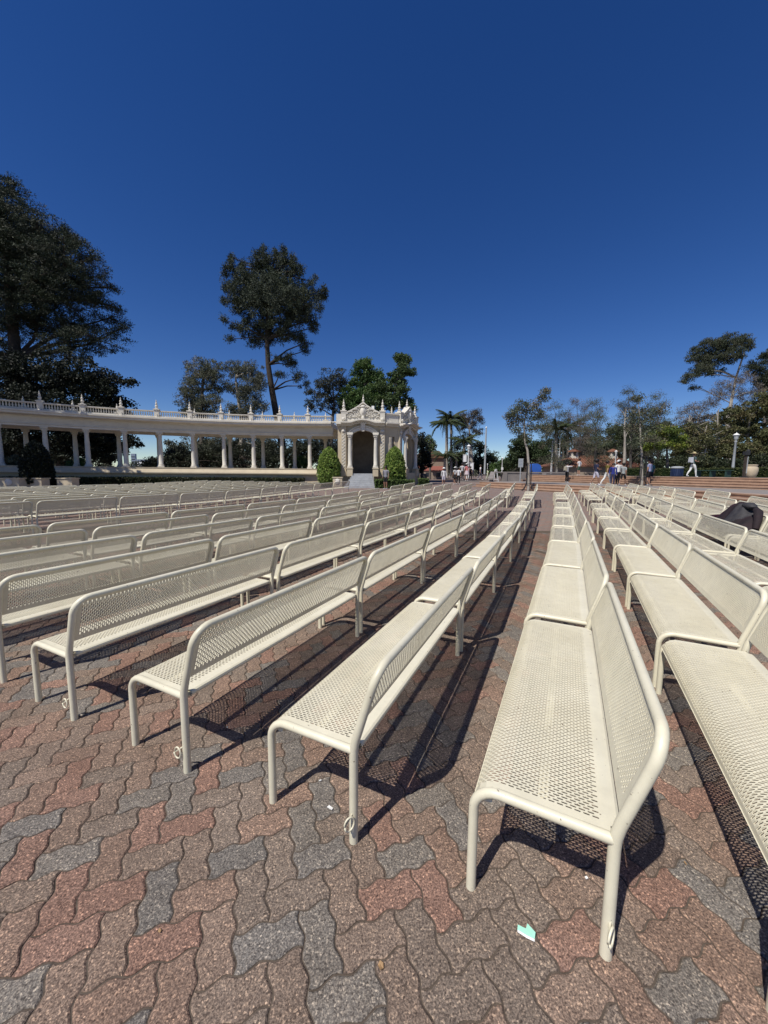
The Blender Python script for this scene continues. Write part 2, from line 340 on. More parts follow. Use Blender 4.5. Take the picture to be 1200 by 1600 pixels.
# raised plazas and the terracotta steps up to them
def resample(pts, n):
    pts = [Vector((*p, 0)) for p in pts]; L = [0]
    for a, b in zip(pts, pts[1:]): L.append(L[-1]+(b-a).length)
    out = []
    for i in range(n):
        t = L[-1]*i/(n-1); k = max(q for q in range(len(L)) if L[q] <= t+1e-9); k = min(k, len(pts)-2)
        out.append(pts[k].lerp(pts[k+1], (t-L[k])/(L[k+1]-L[k])))
    for _ in range(4): out = [out[0]]+[(out[i-1]+out[i]*2+out[i+1])/4 for i in range(1, n-1)]+[out[-1]]
    return out
NC = 48
C1 = resample([(7.3, 30.5), (8.0, 29), (9.4, 26.6), (11.5, 22.5), (13.1, 19.8), (13.6, 17.2), (13.5, 14.5), (13, 12.4), (12.3, 9), (11.8, 5.5), (11.5, 2)], NC)
C2 = resample([(12.6, 35), (13.5, 33.2), (15.2, 30.7), (16.8, 26), (18.2, 21.6), (19.3, 18.4), (20.0, 15), (20.4, 11), (20.6, 6)], NC)
def shift(c, d):
    out = []
    for i, p in enumerate(c):
        t = (c[min(i+1, len(c)-1)]-c[max(i-1, 0)]).normalized(); out.append(p+Vector((-t.y, t.x, 0))*d)   # left of travel = away from the seats
    return out
PZ1, PZ2 = .90, 1.49
def steps(name, label, c, z0, z1, n, tread, group):
    root = thing(name, label, 'steps', (c[0].x, c[0].y, z0), 0, group); org = Vector((c[0].x, c[0].y, z0))
    for k in range(n):
        a = shift(c, k*tread); b = shift(c, (k+1)*tread+(.0 if k < n-1 else .25)); zb = z0-.5; zt = z0+(z1-z0)*(k+1)/n+(.004 if k == n-1 else 0)
        mb = MB(); nose = .03
        for i in range(len(c)-1):
            a0, a1, b0, b1 = a[i], a[i+1], b[i], b[i+1]
            na0 = a0+(a0-b0).normalized()*nose; na1 = a1+(a1-b1).normalized()*nose
            f = lambda p, z: (p.x-org.x, p.y-org.y, z-org.z)
            mb.add([f(a0, zb), f(a1, zb), f(a1, zt-.05), f(a0, zt-.05)], [(0, 1, 2, 3)], 0)
            mb.add([f(na0, zt-.05), f(na1, zt-.05), f(na1, zt), f(na0, zt), f(a0, zt-.05), f(a1, zt-.05)], [(0, 1, 2, 3), (4, 5, 1, 0)], 0)
            mb.add([f(na0, zt), f(na1, zt), f(b1, zt), f(b0, zt)], [(0, 1, 2, 3)], 1)
        mb.build('step', [M_TERRA, M_TREAD], root)
    return root
steps('terracotta_steps', 'long low terracotta steps behind the last benches, lower of two flights', C1, .40, PZ1, 3, .36, 'flights of terracotta steps')
steps('terracotta_steps', 'upper flight of terracotta steps, behind the strolling people and young trees', C2, PZ1, PZ2, 4, .34, 'flights of terracotta steps')
def sheet(name, a, b, za, zb, m_):
    mb = MB(); n = len(a)
    mb.v = [(p.x, p.y, za) for p in a]+[(p.x, p.y, zb) for p in b]; mb.f = [[i, i+1, n+i+1, n+i] for i in range(n-1)]; mb.m = [0]*(n-1)
    return tag(mb.build(name, m_), kind='structure')
sheet('plaza', shift(C1, 3*.36+.1), shift(C2, .05), PZ1, PZ1, M_PLAZA)
sheet('upper_plaza', shift(C2, 4*.34+.1), [Vector((p.x+60*(.75), p.y+60*.55, 0)) for p in C2], PZ2, PZ2, M_PLAZA)
def plz(x, y):                             # height of whatever is underfoot
    def side(c):
        best = min(range(NC-1), key=lambda i: (c[i]-Vector((x, y, 0))).length); t = (c[best+1]-c[best]); q = Vector((x, y, 0))-c[best]
        return t.x*q.y-t.y*q.x
    if side(shift(C2, 1.4)) > 0 and x > 12: return PZ2
    if side(shift(C1, 1.1)) > 0 and x > 7.5: return PZ1
    return gz(x, y)

# ------------------------------------------------------------------ the benches
BL, BD, TR = 1.85, .457, .0195
def prof_seat():
    p = [(.0-.004+.0, .375)]
    r = .085
    for i in range(0, 9): a = PI-(PI/2)*i/8; p.append((.081+r*math.cos(a), .367+r*math.sin(a)))
    p += [(.2, .4525), (.33, .4525), (.445, .4525)]
    return p
def along(prof):
    L = [0]
    for a, b in zip(prof, prof[1:]): L.append(L[-1]+math.dist(a, b))
    def f(u):
        u = min(max(u, 0), L[-1])
        for i in range(len(L)-1):
            if u <= L[i+1]+1e-9:
                t = (u-L[i])/(L[i+1]-L[i]); a, b = prof[i], prof[i+1]; d = ((b[0]-a[0])/(L[i+1]-L[i]), (b[1]-a[1])/(L[i+1]-L[i]))
                return a[0]+(b[0]-a[0])*t, a[1]+(b[1]-a[1])*t, -d[1], d[0]
    return f, L[-1]
def perforated(prof, y0, y1, u0, u1, ny, nu, thick, flip=1):
    """sheet steel bent along prof (x,z); staggered slots between u0..u1; rest solid"""
    f, L = along(prof); mb = MB()
    def P(u, y, dn=0):
        x, z, nx_, nz_ = f(u); return (x-nx_*dn*flip, y, z-nz_*dn*flip)
    py = (y1-y0)/ny; pu = (u1-u0)/nu; sl, sw = pu*.74/2, py*.60/2
    layers = [0] if not thick else [0, thick]
    for dn in layers:
        fl = dn > 0
        def face(idx): mb.f.append(idx[::-1] if fl else idx); mb.m.append(0)
        for j in range(ny):
            ya, yb = y0+j*py, y0+(j+1)*py; odd = j % 2
            us = [u0+k*pu for k in range(nu+1)] if not odd else [u0]+[u0+(k+.5)*pu for k in range(nu)]+[u1]
            for k in range(len(us)-1):
                a, b = us[k], us[k+1]; n = len(mb.v)
                if b-a < pu*.9:
                    mb.v += [P(a, ya, dn), P(a, yb, dn), P(b, yb, dn), P(b, ya, dn)]; face([n, n+1, n+2, n+3]); continue
                c, yc = (a+b)/2, (ya+yb)/2
                ring = [(c-sl+sw*.6, yc-sw), (c-sl, yc-sw*.45), (c-sl, yc+sw*.45), (c-sl+sw*.6, yc+sw), (c+sl-sw*.6, yc+sw), (c+sl, yc+sw*.45), (c+sl, yc-sw*.45), (c+sl-sw*.6, yc-sw)]
                mb.v += [P(a, ya, dn), P(a, yb, dn), P(b, yb, dn), P(b, ya, dn)]+[P(u, y, dn) for u, y in ring]
                q = n+4
                face([n, n+1, q+3, q+2, q+1, q]); face([n+1, n+2, q+4, q+3]); face([n+2, n+3, q+7, q+6, q+5, q+4]); face([n+3, n, q, q+7])
                if thick and fl:
                    n2 = len(mb.v); mb.v += [P(u, y, 0) for u, y in ring]
                    for i in range(8): mb.f.append([n2+i, n2+(i+1) % 8, q+(i+1) % 8, q+i]); mb.m.append(0)
        return_ = None
    return mb, P, L
def bench_parts(thick):
    out = {}
    ny = 146
    # seat
    pr = prof_seat(); y0, y1 = .006, BL-.05
    mb, P, L = perforated(pr, y0+.03, y1-.03, .035, L_SEAT-.028, ny, 16, thick)
    lay = [0, .0025]
    def strip(ua, ub, ya, yb, n):
        for dn in ([0, .0025] if thick else [0]):
            for i in range(n):
                a = ua+(ub-ua)*i/n; b = ua+(ub-ua)*(i+1)/n; k = len(mb.v); mb.v += [P(a, ya, dn), P(a, yb, dn), P(b, yb, dn), P(b, ya, dn)]; mb.f.append([k, k+1, k+2, k+3] if dn == 0 else [k+3, k+2, k+1, k]); mb.m.append(0)
    strip(0, .035, y0, y1, 2); strip(L_SEAT-.028, L_SEAT, y0, y1, 2); strip(.035, L_SEAT-.028, y0, y0+.03, 14); strip(.035, L_SEAT-.028, y1-.03, y1, 14)
    # rolled rear lip and front hem
    x, z = pr[-1]
    lip = [(x, z), (x+.022, z-.0005), (x+.031, z-.007), (x+.034, z-.018), (x+.029, z-.03), (x+.012, z-.034)]
    for (a, b), (c, d) in zip(lip, lip[1:]):
        k = len(mb.v); mb.v += [(a, y0+.02, b), (a, y1-.02, b), (c, y1-.03, d), (c, y0+.03, d)]; mb.f.append([k, k+1, k+2, k+3]); mb.m.append(0)
    out['seat'] = mb
    # backrest
    bx0, bz0, bx1, bz1 = .464, .524, .5625, .826
    # long axis of the slots runs up the back
    y1 = BL-.006; bl = math.hypot(bx1-bx0, bz1-bz0)
    mb2, P2, L2 = perforated([(bx0, bz0), (bx1, bz1)], y0+.045, y1-.045, .035, bl-.035, 142, 9, thick)
    for dn in ([0, .0025] if thick else [0]):
        def poly(pts):
            k = len(mb2.v); mb2.v += [P2(u, y, dn) for u, y in pts]; ii = list(range(k, k+len(pts))); mb2.f.append(ii if dn == 0 else ii[::-1]); mb2.m.append(0)
        poly([(0, y0), (0, y1), (.035, y1), (.035, y0)]); poly([(bl-.035, y0+.045), (bl-.035, y1-.045), (bl, y1-.075), (bl, y0+.075)])
        poly([(.035, y0), (.035, y0+.045), (bl-.035, y0+.045), (bl, y0+.075), (bl-.012, y0+.045), (bl-.032, y0+.02), (bl-.07, y0)])
        poly([(.035, y1-.045), (.035, y1), (bl-.07, y1), (bl-.032, y1-.02), (bl-.012, y1-.045), (bl, y1-.075), (bl-.035, y1-.045)])
    out['backrest'] = mb2
    fr = MB(); nseg = 12 if thick else 8
    r = .095; dx, dz = (.567-BD), (.84-.455); ln = math.hypot(dx, dz); ux, uz = dx/ln, dz/ln; top = Vector((.567, 0, .82))
    post = [Vector((BD, 0, .001)), Vector((BD, 0, .2)), Vector((BD, 0, .41)), Vector((BD+.003, 0, .45)), Vector((BD+.013, 0, .495))]
    s0 = top-Vector((ux, 0, uz))*r
    crn = [s0+Vector((ux, 0, uz))*(r*math.sin(a))+Vector((0, 1, 0))*(r*(1-math.cos(a))) for a in [PI/2*i/7 for i in range(8)]]
    half = post+crn; full = half+[Vector((p.x, BL-p.y, p.z)) for p in half[::-1]]
    fr.tube(full, TR, nseg); out['back_frame'] = fr
    for e, yy in enumerate((0, BL)):
        lg = MB(); rr = .09
        pts = [Vector((0, yy, .001)), Vector((0, yy, .2)), Vector((0, yy, .436-rr))]+[Vector((rr-rr*math.cos(a), yy, .436-rr+rr*math.sin(a))) for a in [PI/2*i/6 for i in range(1, 7)]]+[Vector((.26, yy, .4355)), Vector((BD-.006, yy, .434))]
        if e: pts = [p-Vector((-.012, 0, .026 if p.z > .1 else 0)) for p in pts]
        lg.tube(pts, TR*.97, nseg); lg.box((.05, yy+(.03 if e == 0 else -.03), .395), (.03, .05, .02)); out['leg%d' % e] = lg
    bm_ = MB(); bm_.box((.235, BL/2, .412), (.034, BL-.05, .03)); bm_.box((.448, BL/2, .428), (.02, BL-.05, .022)); out['seat_beam'] = bm_
    return out
L_SEAT = along(prof_seat())[1]
full_p = bench_parts(.0025); lite_p = bench_parts(0)
SM = {'seat': (False, None), 'backrest': (False, None), 'back_frame': (True, 60), 'leg0': (True, 50), 'leg1': (True, 50), 'seat_beam': (False, None)}
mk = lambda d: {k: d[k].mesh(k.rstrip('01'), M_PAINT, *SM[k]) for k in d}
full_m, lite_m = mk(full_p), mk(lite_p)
one = MB()
for k in lite_p:
    n0 = len(one.v); one.v += [tuple(v) for v in lite_p[k].v]; one.f += [[n0+i for i in f] for f in lite_p[k].f]; one.m += [0]*len(lite_p[k].f)
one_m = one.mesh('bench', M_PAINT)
def make_proto(meshes):
    root = thing('bench', None, None)
    for k in ('seat', 'backrest', 'back_frame', 'leg0', 'leg1', 'seat_beam'): link(k.rstrip('01'), meshes[k], root)
    return root
protos = {}
def bench(x, y, t, label, level, group):
    """near front foot... (x,y) is the near rear foot; t the row's bearing"""
    al = Vector((math.sin(t), math.cos(t), 0)); ac = Vector((math.cos(t), -math.sin(t), 0))
    p = Vector((x, y, 0))-ac*BD; z0 = gz(p.x, p.y); q = p+al*BL; z1 = gz(q.x, q.y)
    if level == 2:
        o = link('bench', one_m)
    else:
        if level not in protos: o = protos[level] = make_proto(full_m if level == 0 else lite_m)
        else:
            src = protos[level]; o = src.copy(); C.objects.link(o)
            for ch in src.children:
                if ch.get('extra'): continue
                c = ch.copy(); C.objects.link(c); c.parent = o
    o.location = (p.x, p.y, z0); o.rotation_euler = (math.atan2(z1-z0, BL), 0, -t)
    tag(o, label, 'bench', group); return o
PITCHB = 1.945
T0 = R(25.0); AL = Vector((math.sin(T0), math.cos(T0), 0)); AC = Vector((math.cos(T0), -math.sin(T0), 0))
def row(x, y, bearings, n, gap, nfar, names, group, jit=.0):
    """a run of benches from the near rear foot (x,y); bearings per bench; after n benches a cross aisle, then nfar more"""
    p = Vector((x, y, 0)); out = []
    rj = random.Random(int(1000*x+y))
    for k in range(n+nfar):
        t = R(bearings(k)+rj.uniform(-.25, .25)); al = Vector((math.sin(t), math.cos(t), 0)); ac = Vector((math.cos(t), -math.sin(t), 0))
        d = math.hypot(p.x, p.y)
        lv = 0 if d < 5.5 else 1 if d < 13 else 2
        j = ac*rj.uniform(-.012, .012)
        out.append(bench(p.x+j.x, p.y+j.y, t, names(k, n), lv, group))
        p = p+al*PITCHB
        if k == n-1: p = p+al*gap
    return out
GB = 'cream perforated benches in rows'
def nm(rowtxt):
    def f(k, n):
        if k < n: return 'cream bench, %s from the near end, %s' % (ORD[k+1], rowtxt)
        return 'cream bench, %s beyond the cross aisle, %s' % (ORD[k-n+1], rowtxt)
    return f
bend = lambda a: (lambda k: a if k < 3 else a-1.2 if k < 7 else a-3.5)
ROWS = {}
ROWS['A'] = row(.757, 1.086, bend(26.6), 7, 1.25, 2, nm('row beside the mint paper scrap'), GB)
ROWS['B'] = row(-.123, 1.463, bend(25.4), 7, 1.25, 2, nm('row beside the white paper scraps'), GB)
lefts = [(-1.054, 1.835, 25.3), (-2.0, 2.241, 25.0), (-2.895, 2.66, 25.0), (-3.93, 2.86, 25.0), (-4.88, 3.28, 24.9), (-5.83, 3.63, 24.8)]
for i, (x, y, t) in enumerate(lefts):
    ROWS['L%d' % i] = row(x, y, bend(t), 7, 1.2, 2 if i > 0 else 3, nm('%s row left of white paper scraps' % ORD[i+1]), GB)
for i in range(11):
    pp = -11.8-1.03*i; s = .75+.25*((i*7) % 5)/4
    p = AC*pp+AL*s
    k0 = 1 if i < 2 else 2 + (i > 5)
    p2 = p+AL*(PITCHB*k0)
    ROWS['W%d' % i] = row(p2.x, p2.y, lambda k: 25.2-.35*max(0, k-4), 9-k0, .0, 0 if i else 1, (lambda i: (lambda k, n: 'cream bench, %s along the %s row beyond the left aisle' % (ORD[k+1], ORD[i+1])))(i), 'cream benches beyond the left aisle')
rights = [(1.33, 1.28, 27.6, -1), (2.42, 1.45, 26.0, 0), (3.38, 1.4, 26.0, 0), (4.3, 1.2, 25.5, 0), (5.2, 1.1, 25.5, 0)]
for i, (pp, s, t, k0) in enumerate(rights):
    p = AC*pp+AL*s
    if i == 0: p = Vector((1.60, .74, 0))
    al = Vector((math.sin(R(t)), math.cos(R(t)), 0))
    ROWS['R%d' % i] = row(p.x, p.y, bend(t), 7, 1.25, 3 if i < 3 else 2 if i == 3 else 1, nm('%s row right of mint paper scrap' % ORD[i+1]), GB)

# tie-down rings on the end posts nearest the camera
def ring_mesh():
    mb = MB(); pts = []
    for i in range(15):
        a = -.2+2*PI*i/14*1.02; pts.append(Vector((-.026-.024*math.cos(a)*1.0, -.02-.006*i/14, .0+.03*math.sin(a))))
    mb.tube([Vector((-.004, -.012, .03))]+pts, .0042, 6); return mb.mesh('tie_ring', M_PAINT, True, None)
RM = ring_mesh()
for key in ('A', 'B', 'L0', 'L1'):
    b0 = ROWS[key][0]; o = link('tie_ring', RM, b0, (BD-.006, -.006, .12)); o['extra'] = 1
    if key == 'A': o.rotation_euler = (0, 0, R(70))
    if key == 'B': o.rotation_euler = (0, 0, R(62))

# ------------------------------------------------------------------ the curved colonnade
AX, AY, AR = -6.78, -1.10, 34.04
A0, DA = -.6385, .07154
ZP, ZC = 1.87, 4.72                       # plinth top, underside of the entablature
col_root = thing('colonnade', 'long curved white stucco colonnade with balustraded roof and pointed finials', 'colonnade', (AX, AY+AR, 0))
CO = Vector((AX, AY+AR, 0))
def arc(r, a, z): return Vector((AX+r*math.sin(a), AY+r*math.cos(a), z))-CO
def sweep(name, prof, a0, a1, n, m_, parent, caps=True, kind=None):
    mb = MB(); k = len(prof)
    for i in range(n+1):
        a = a0+(a1-a0)*i/n; mb.v += [tuple(arc(r, a, z)) for r, z in prof]
    for i in range(n):
        for j in range(k):
            mb.f.append([i*k+j, (i+1)*k+j, (i+1)*k+(j+1) % k, i*k+(j+1) % k]); mb.m.append(0)
    if caps: mb.f += [list(range(k-1, -1, -1)), [n*k+j for j in range(k)]]; mb.m += [0, 0]
    o = mb.build(name, m_, parent)
    if kind: o['kind'] = kind
    return o
aL, aR_ = A0-4.5*DA, A0+9.86*DA
RB = AR+2.7
sweep('plinth', [(AR-.55, -.1), (AR-.55, 1.36), (AR-.86, 1.38), (AR-.86, 1.47), (AR-.62, 1.78), (AR-.66, 1.8), (AR-.66, ZP), (RB+.5, ZP), (RB+.5, -.1)], aL, aR_, 90, M_TAN, col_root)
sweep('architrave', [(AR-.24, ZC), (AR-.24, ZC+.13), (AR-.31, ZC+.15), (AR-.31, ZC+.2), (AR+.24, ZC+.2), (AR+.24, ZC)], aL, aR_, 90, M_STUCCO, col_root)
sweep('architrave', [(RB-.24, ZC), (RB-.24, ZC+.74), (RB+.24, ZC+.74), (RB+.24, ZC)], aL, aR_, 90, M_STUCCO, col_root)
sweep('frieze', [(AR-.22, ZC+.2), (AR-.22, ZC+.68), (AR-.3, ZC+.70), (AR-.3, ZC+.74), (AR+.2, ZC+.74), (AR+.2, ZC+.2)], aL, aR_, 90, M_STUCCO, col_root)
sweep('cornice', [(AR-.3, ZC+.74), (AR-.88, ZC+.77), (AR-.95, ZC+.81), (AR-.95, ZC+.93), (AR-1.03, ZC+.96), (AR-1.03, ZC+1.08), (AR-.94, ZC+1.1), (RB+.6, ZC+1.1), (RB+.6, ZC+.74)], aL, aR_, 90, M_STUCCO, col_root)
ZB = ZC+1.1
for rr in (AR-.62, RB+.2):
    sweep('balustrade_base', [(rr-.13, ZB), (rr-.13, ZB+.1), (rr+.13, ZB+.1), (rr+.13, ZB)], aL, aR_, 90, M_STUCCO, col_root)
    sweep('balustrade_rail', [(rr-.12, ZB+.46), (rr-.14, ZB+.49), (rr-.14, ZB+.55), (rr+.14, ZB+.55), (rr+.14, ZB+.46)], aL, aR_, 90, M_STUCCO, col_root)
def column_mb(h):
    mb = MB(); mb.box((0, 0, .05), (.46, .46, .1)); mb.lathe([(.225, .1), (.23, .14), (.2, .18), (.185, .2), (.2, .22), (.195, .26), (.17, .29), (.172, h*.35), (.158, h*.65), (.138, h-.42), (.16, h-.40), (.16, h-.37), (.138, h-.36)], n=18)
    return mb
def capital_mb(h):
    mb = MB(); mb.lathe([(.138, h-.36), (.15, h-.3), (.175, h-.2), (.165, h-.19), (.2, h-.08), (.215, h-.07)], n=12); mb.box((0, 0, h-.035), (.46, .46, .07))
    for k in range(8):
        a = PI/4*k+.39; mb.box((.19*math.cos(a), .19*math.sin(a), h-.15), (.05, .09, .14), rz=a)
    for k in range(4):
        a = PI/4+PI/2*k; mb.ball((.235*math.cos(a), .235*math.sin(a), h-.1), .05, 6)
    return mb
HC = ZC-ZP
cm = column_mb(HC).mesh('column', M_STUCCO, True, 40); km = capital_mb(HC).mesh('capital', M_STUCCO, False)
def finial_mb(s=1.0):
    mb = MB(); mb.lathe([(.13*s, 0), (.15*s, .03*s), (.1*s, .07*s), (.06*s, .1*s), (.1*s, .16*s), (.115*s, .22*s), (.09*s, .29*s), (.05*s, .33*s), (.075*s, .36*s), (.085*s, .42*s), (.055*s, .5*s), (.03*s, .54*s), (.045*s, .57*s), (.03*s, .66*s), (.008*s, .74*s)], n=10); return mb
fm = finial_mb().mesh('finial', M_STUCCO, True, 50)
ped = MB(); ped.box((0, 0, .04), (.44, .44, .08)); ped.box((0, 0, .32), (.34, .34, .56)); ped.box((0, 0, .64), (.44, .44, .08)); ped.box((0, -.2, .12), (.2, .1, .3), taper=.5); ped.ball((0, -.2, -.02), (.14, .1, .1), 8)
pedm = ped.mesh('pedestal', M_STUCCO)
fpan = MB(); fpan.box((0, 0, 0), (1.75, .05, .26)); fpanm = fpan.mesh('frieze_panel', M_STUCCO)
bal = MB(); bal.lathe([(.045, .1), (.05, .12), (.03, .15), (.055, .23), (.05, .28), (.025, .38), (.04, .42), (.045, .46)], n=6)
bl = MB()
for i in range(-4, 10):
    for back in (0, 1):
        a = A0+DA*(i+(.24+.12*(i-8) if back else 0)); r = RB if back else AR
        if a > aR_-.03: continue
        p = arc(r, a, ZP); o = link('column', cm, col_root, p); o.rotation_euler = (0, 0, -a); c = link('capital', km, o)
        q = arc(RB+.2 if back else AR-.62, a, ZB); pd = link('pedestal', pedm, col_root, q); pd.rotation_euler = (0, 0, -a); link('finial', fm, pd, (0, 0, .68))
        if not back:
            c2 = arc(AR-.232, a+DA/2, ZC+.45)
            if a+DA < aR_: o2 = link('frieze_panel', fpanm, col_root, c2); o2.rotation_euler = (0, 0, -(a+DA/2))
        for k in range(1, 15):
            aa = a+DA*(k/15)
            if aa > aR_-.004: break
            t = arc(RB+.2 if back else AR-.62, aa, ZB); n0 = len(bl.v)
            bl.v += [(v[0]+t.x, v[1]+t.y, v[2]+t.z) for v in bal.v]; bl.f += [[n0+x for x in f] for f in bal.f]; bl.m += [0]*len(bal.f)
o = bl.build('balusters', M_STUCCO, col_root, smooth=True); o['kind'] = 'stuff'

# ------------------------------------------------------------------ the arched pavilion at its end
ZF = 1.5
PV = Vector((-1.75, 31.3, 0)); pav = thing('arched_pavilion', 'white and tan arched pavilion with scrolled gables, finials and grey stairs', 'pavilion', PV)
def frame_on(P0, P1):
    """local axes on a wall from P0 to P1: x along, y into the building, z up"""
    P0, P1 = Vector((*P0, 0)), Vector((*P1, 0)); d = (P1-P0); W = d.length; ax = d.normalized(); ay = Vector((-ax.y, ax.x, 0)); o = P0-PV
    return Matrix(((ax.x, ay.x, 0, o.x), (ax.y, ay.y, 0, o.y), (0, 0, 1, 0), (0, 0, 0, 1))), W
def curve(W, base, rise, n=24, flat=.22):
    pts = []
    for i in range(n+1):
        t = i/n; u = (t-flat)/(1-2*flat); b = math.sin(PI*min(max(u, 0), 1))**1.15 if 0 < u < 1 else 0; pts.append((t*W, base+rise*b))
    return pts
def band(mb, c0, c1, y0, y1, M, mi=0):
    for (a, b), (c, d) in zip(zip(c0, c1), zip(c0[1:], c1[1:])):
        mb.prism([a, c, d, b], y0, y1, mi, M)
def arch_face(P0, P1, ow, spring, crown, z_ped=1.27, detail=1.0, cols=True):
    M, W = frame_on(P0, P1); cx = W/2
    wall = MB(); n = 18
    ar = [(cx-ow/2+ow*i/n, spring+(crown-spring)*math.sin(PI*i/n)**.75) for i in range(n+1)]
    top = 5.6
    wall.prism([(0, -.1), (cx-ow/2, -.1), (cx-ow/2, top), (0, top)], 0, .5, 0, M); wall.prism([(cx+ow/2, -.1), (W, -.1), (W, top), (cx+ow/2, top)], 0, .5, 0, M)
    for a, b in zip(ar, ar[1:]): wall.prism([a, b, (b[0], top), (a[0], top)], 0, .5, 0, M)
    wall.build('wall', M_TAN, pav)
    av = MB(); k = .30
    ao = [(cx-(ow/2+k)+(ow+2*k)*i/n, spring-.02+(crown-spring+.3)*math.sin(PI*i/n)**.7) for i in range(n+1)]
    band(av, ar, ao, -.16, .02, M); ao2 = [(x, z+.02) for x, z in ao]; ao3 = [(cx+(x-cx)*1.05, z+.1) for x, z in ao]; band(av, ao2, ao3, -.24, .02, M)
    av.prism([(cx-.11, crown-.1), (cx+.11, crown-.1), (cx+.2, crown+.52), (cx-.2, crown+.52)], -.3, .02, 0, M); av.prism([(cx-.26, crown+.50), (cx+.26, crown+.50), (cx+.26, crown+.6), (cx-.26, crown+.6)], -.34, .02, 0, M)
    av.build('arch_moulding', M_STUCCO, pav)
    # cornice rising over the arch
    cor = MB(); b0 = curve(W, 5.42, .22); b1 = [(x, z+.12) for x, z in b0]; b2 = [(x, z+.2) for x, z in b0]; b3 = [(x, z+.3) for x, z in b0]
    band(cor, b0, b1, -.26, .3, M); band(cor, b1, b2, -.5, .3, M); band(cor, b2, b3, -.7, .5, M); cor.build('cornice', M_STUCCO, pav)
    # parapet and scrolled gable
    par = MB(); g0 = [(x, z+.295) for x, z in b0]; g1 = []
    for i in range(25):
        t = i/24; s = abs(t-.5)*2; z = 6.42 if s > .8 else 6.42+(7.22-6.42)*(1-(s/.8))**1.25 if s > .1 else 7.12+.12*math.cos(s/.1*PI/2)
        g1.append((t*W, z))
    band(par, g0, g1, -.12, .22, M); g2 = [(x, z+.0) for x, z in g1]; g3 = [(x, z+.11) for x, z in g1]; band(par, g2, g3, -.26, .3, M); par.build('gable', M_STUCCO, pav)
    orn = MB()
    rr = random.Random(int(P0[0]*10))
    orn.ball((cx, -.2, 6.55), (.26, .14, .42), 12, 0, M); orn.ball((cx, -.3, 6.58), (.15, .1, .26), 10, 0, M); orn.ball((cx, -.26, 6.98), (.2, .1, .12), 8, 0, M); orn.ball((cx, -.24, 6.08), (.14, .1, .2), 8, 0, M)
    for sg in (-1, 1):
        for q, (dx, dz, r0) in enumerate([(.36, .08, .17), (.36, -.2, .13), (.62, -.12, .14), (.72, -.28, .1), (.9, -.24, .12), (1.12, -.34, .09)]):
            if dx > W/2-.3: continue
            c = Vector((cx+sg*dx, -.17, 6.5+dz)); pts = []
            for i in range(13):
                a = sg*i/12*2.6*PI; rad = r0*(1-i/16); pts.append(M @ Vector((c.x+rad*math.cos(a), c.y, c.z+rad*math.sin(a))))
            orn.tube(pts, .035, 6)
        for q in range(9):
            t = q/8; xx = cx+sg*(.25+t*(W/2-.75)); zz = 7.12-.72*min(1, (abs(xx-cx)*2/W)/.8)**.85
            orn.ball((xx, -.2, zz+.06*math.sin(q*2.1)), (.09, .08, .075), 7, 0, M)
        for q in range(5):
            xx = cx+sg*(.3+q*.24); orn.ball((xx, -.19, 6.2+.05*math.cos(q*2)), (.08, .06, .05), 6, 0, M)
        orn.tube([M @ Vector((cx+sg*t*1.25, -.17, 6.86-.5*t+.06*math.sin(6*t))) for t in [i/10 for i in range(1, 11)]], .035, 6)
    orn.build('gable_ornament', M_STUCCO, pav, smooth=True)
    f = finial_mb(.95).build('finial', M_STUCCO, pav, smooth=True); f.location = M @ Vector((cx, .05, 7.3))
    # carved pilasters with pedestals and finials over them
    for px in (.21, W-.21):
        pil = MB(); pil.box((px, -.1, (z_ped+5.42)/2), (.42, .2, 5.42-z_ped), M=M); pil.box((px, -.14, z_ped+.2), (.5, .28, .4), M=M); pil.box((px, -.12, 5.2), (.5, .3, .1), M=M)
        pil.build('pilaster', M_TAN, pav)
        cv = MB(); z = 2.0; q = 0
        while z < 4.72:
            cv.ball((px+(.05 if q % 2 else -.05), -.21, z), (.1, .035, .05), 7, 0, M); cv.ball((px-(.06 if q % 2 else -.06), -.21, z+.06), (.06, .03, .04), 6, 0, M); z += .135; q += 1
        cv.box((px-.15, -.21, 3.4), (.025, .03, 2.9), M=M); cv.box((px+.15, -.21, 3.4), (.025, .03, 2.9), M=M)
        cv.ball((px, -.22, 5.0), (.17, .06, .16), 10, 0, M); cv.ball((px, -.26, 5.0), (.1, .06, .1), 8, 0, M)
        cv.build('carved_panel', M_STUCCO, pav, smooth=True)
        pd = MB(); pd.box((px, 0, 6.1), (.4, .5, .95), M=M); pd.box((px, 0, 6.62), (.5, .6, .1), M=M); pd.ball((px, -.3, 5.95), (.16, .12, .15), 8, 0, M); pd.box((px, 0, 6.74), (.3, .36, .16), taper=.6, M=M)
        pd.build('pedestal', M_STUCCO, pav)
        f = finial_mb(1.1).build('finial', M_STUCCO, pav, smooth=True); f.location = M @ Vector((px, 0, 6.8))
    if cols:
        for px in (cx-ow/2-.14, cx+ow/2+.14):
            p2 = MB(); p2.box((px, -.36, (z_ped+1.88)/2), (.46, .5, 1.88-z_ped), M=M); p2.box((px, -.36, 1.92), (.54, .56, .08), M=M); p2.build('column_pedestal', M_TAN, pav)
            h = spring-.02-1.96; o = column_mb(h).build('column', M_STUCCO, pav, smooth=True); o.location = M @ Vector((px, -.36, 1.96)); o.scale = (.95, .95, 1); k2 = capital_mb(h).build('capital', M_STUCCO, o)
            im = MB(); im.box((px, -.2, spring+.06), (.5, .5, .14), M=M); im.build('impost', M_STUCCO, pav)
    return M, W
FA0, FA1 = (-3.62, 31.3), (.02, 31.3)
FB0, FB1 = (.02, 31.3), (1.12, 31.75)
FC0, FC1 = (1.12, 31.75), (2.85, 34.6)
M1, W1 = arch_face(FA0, FA1, 1.85, 4.74, 5.08)
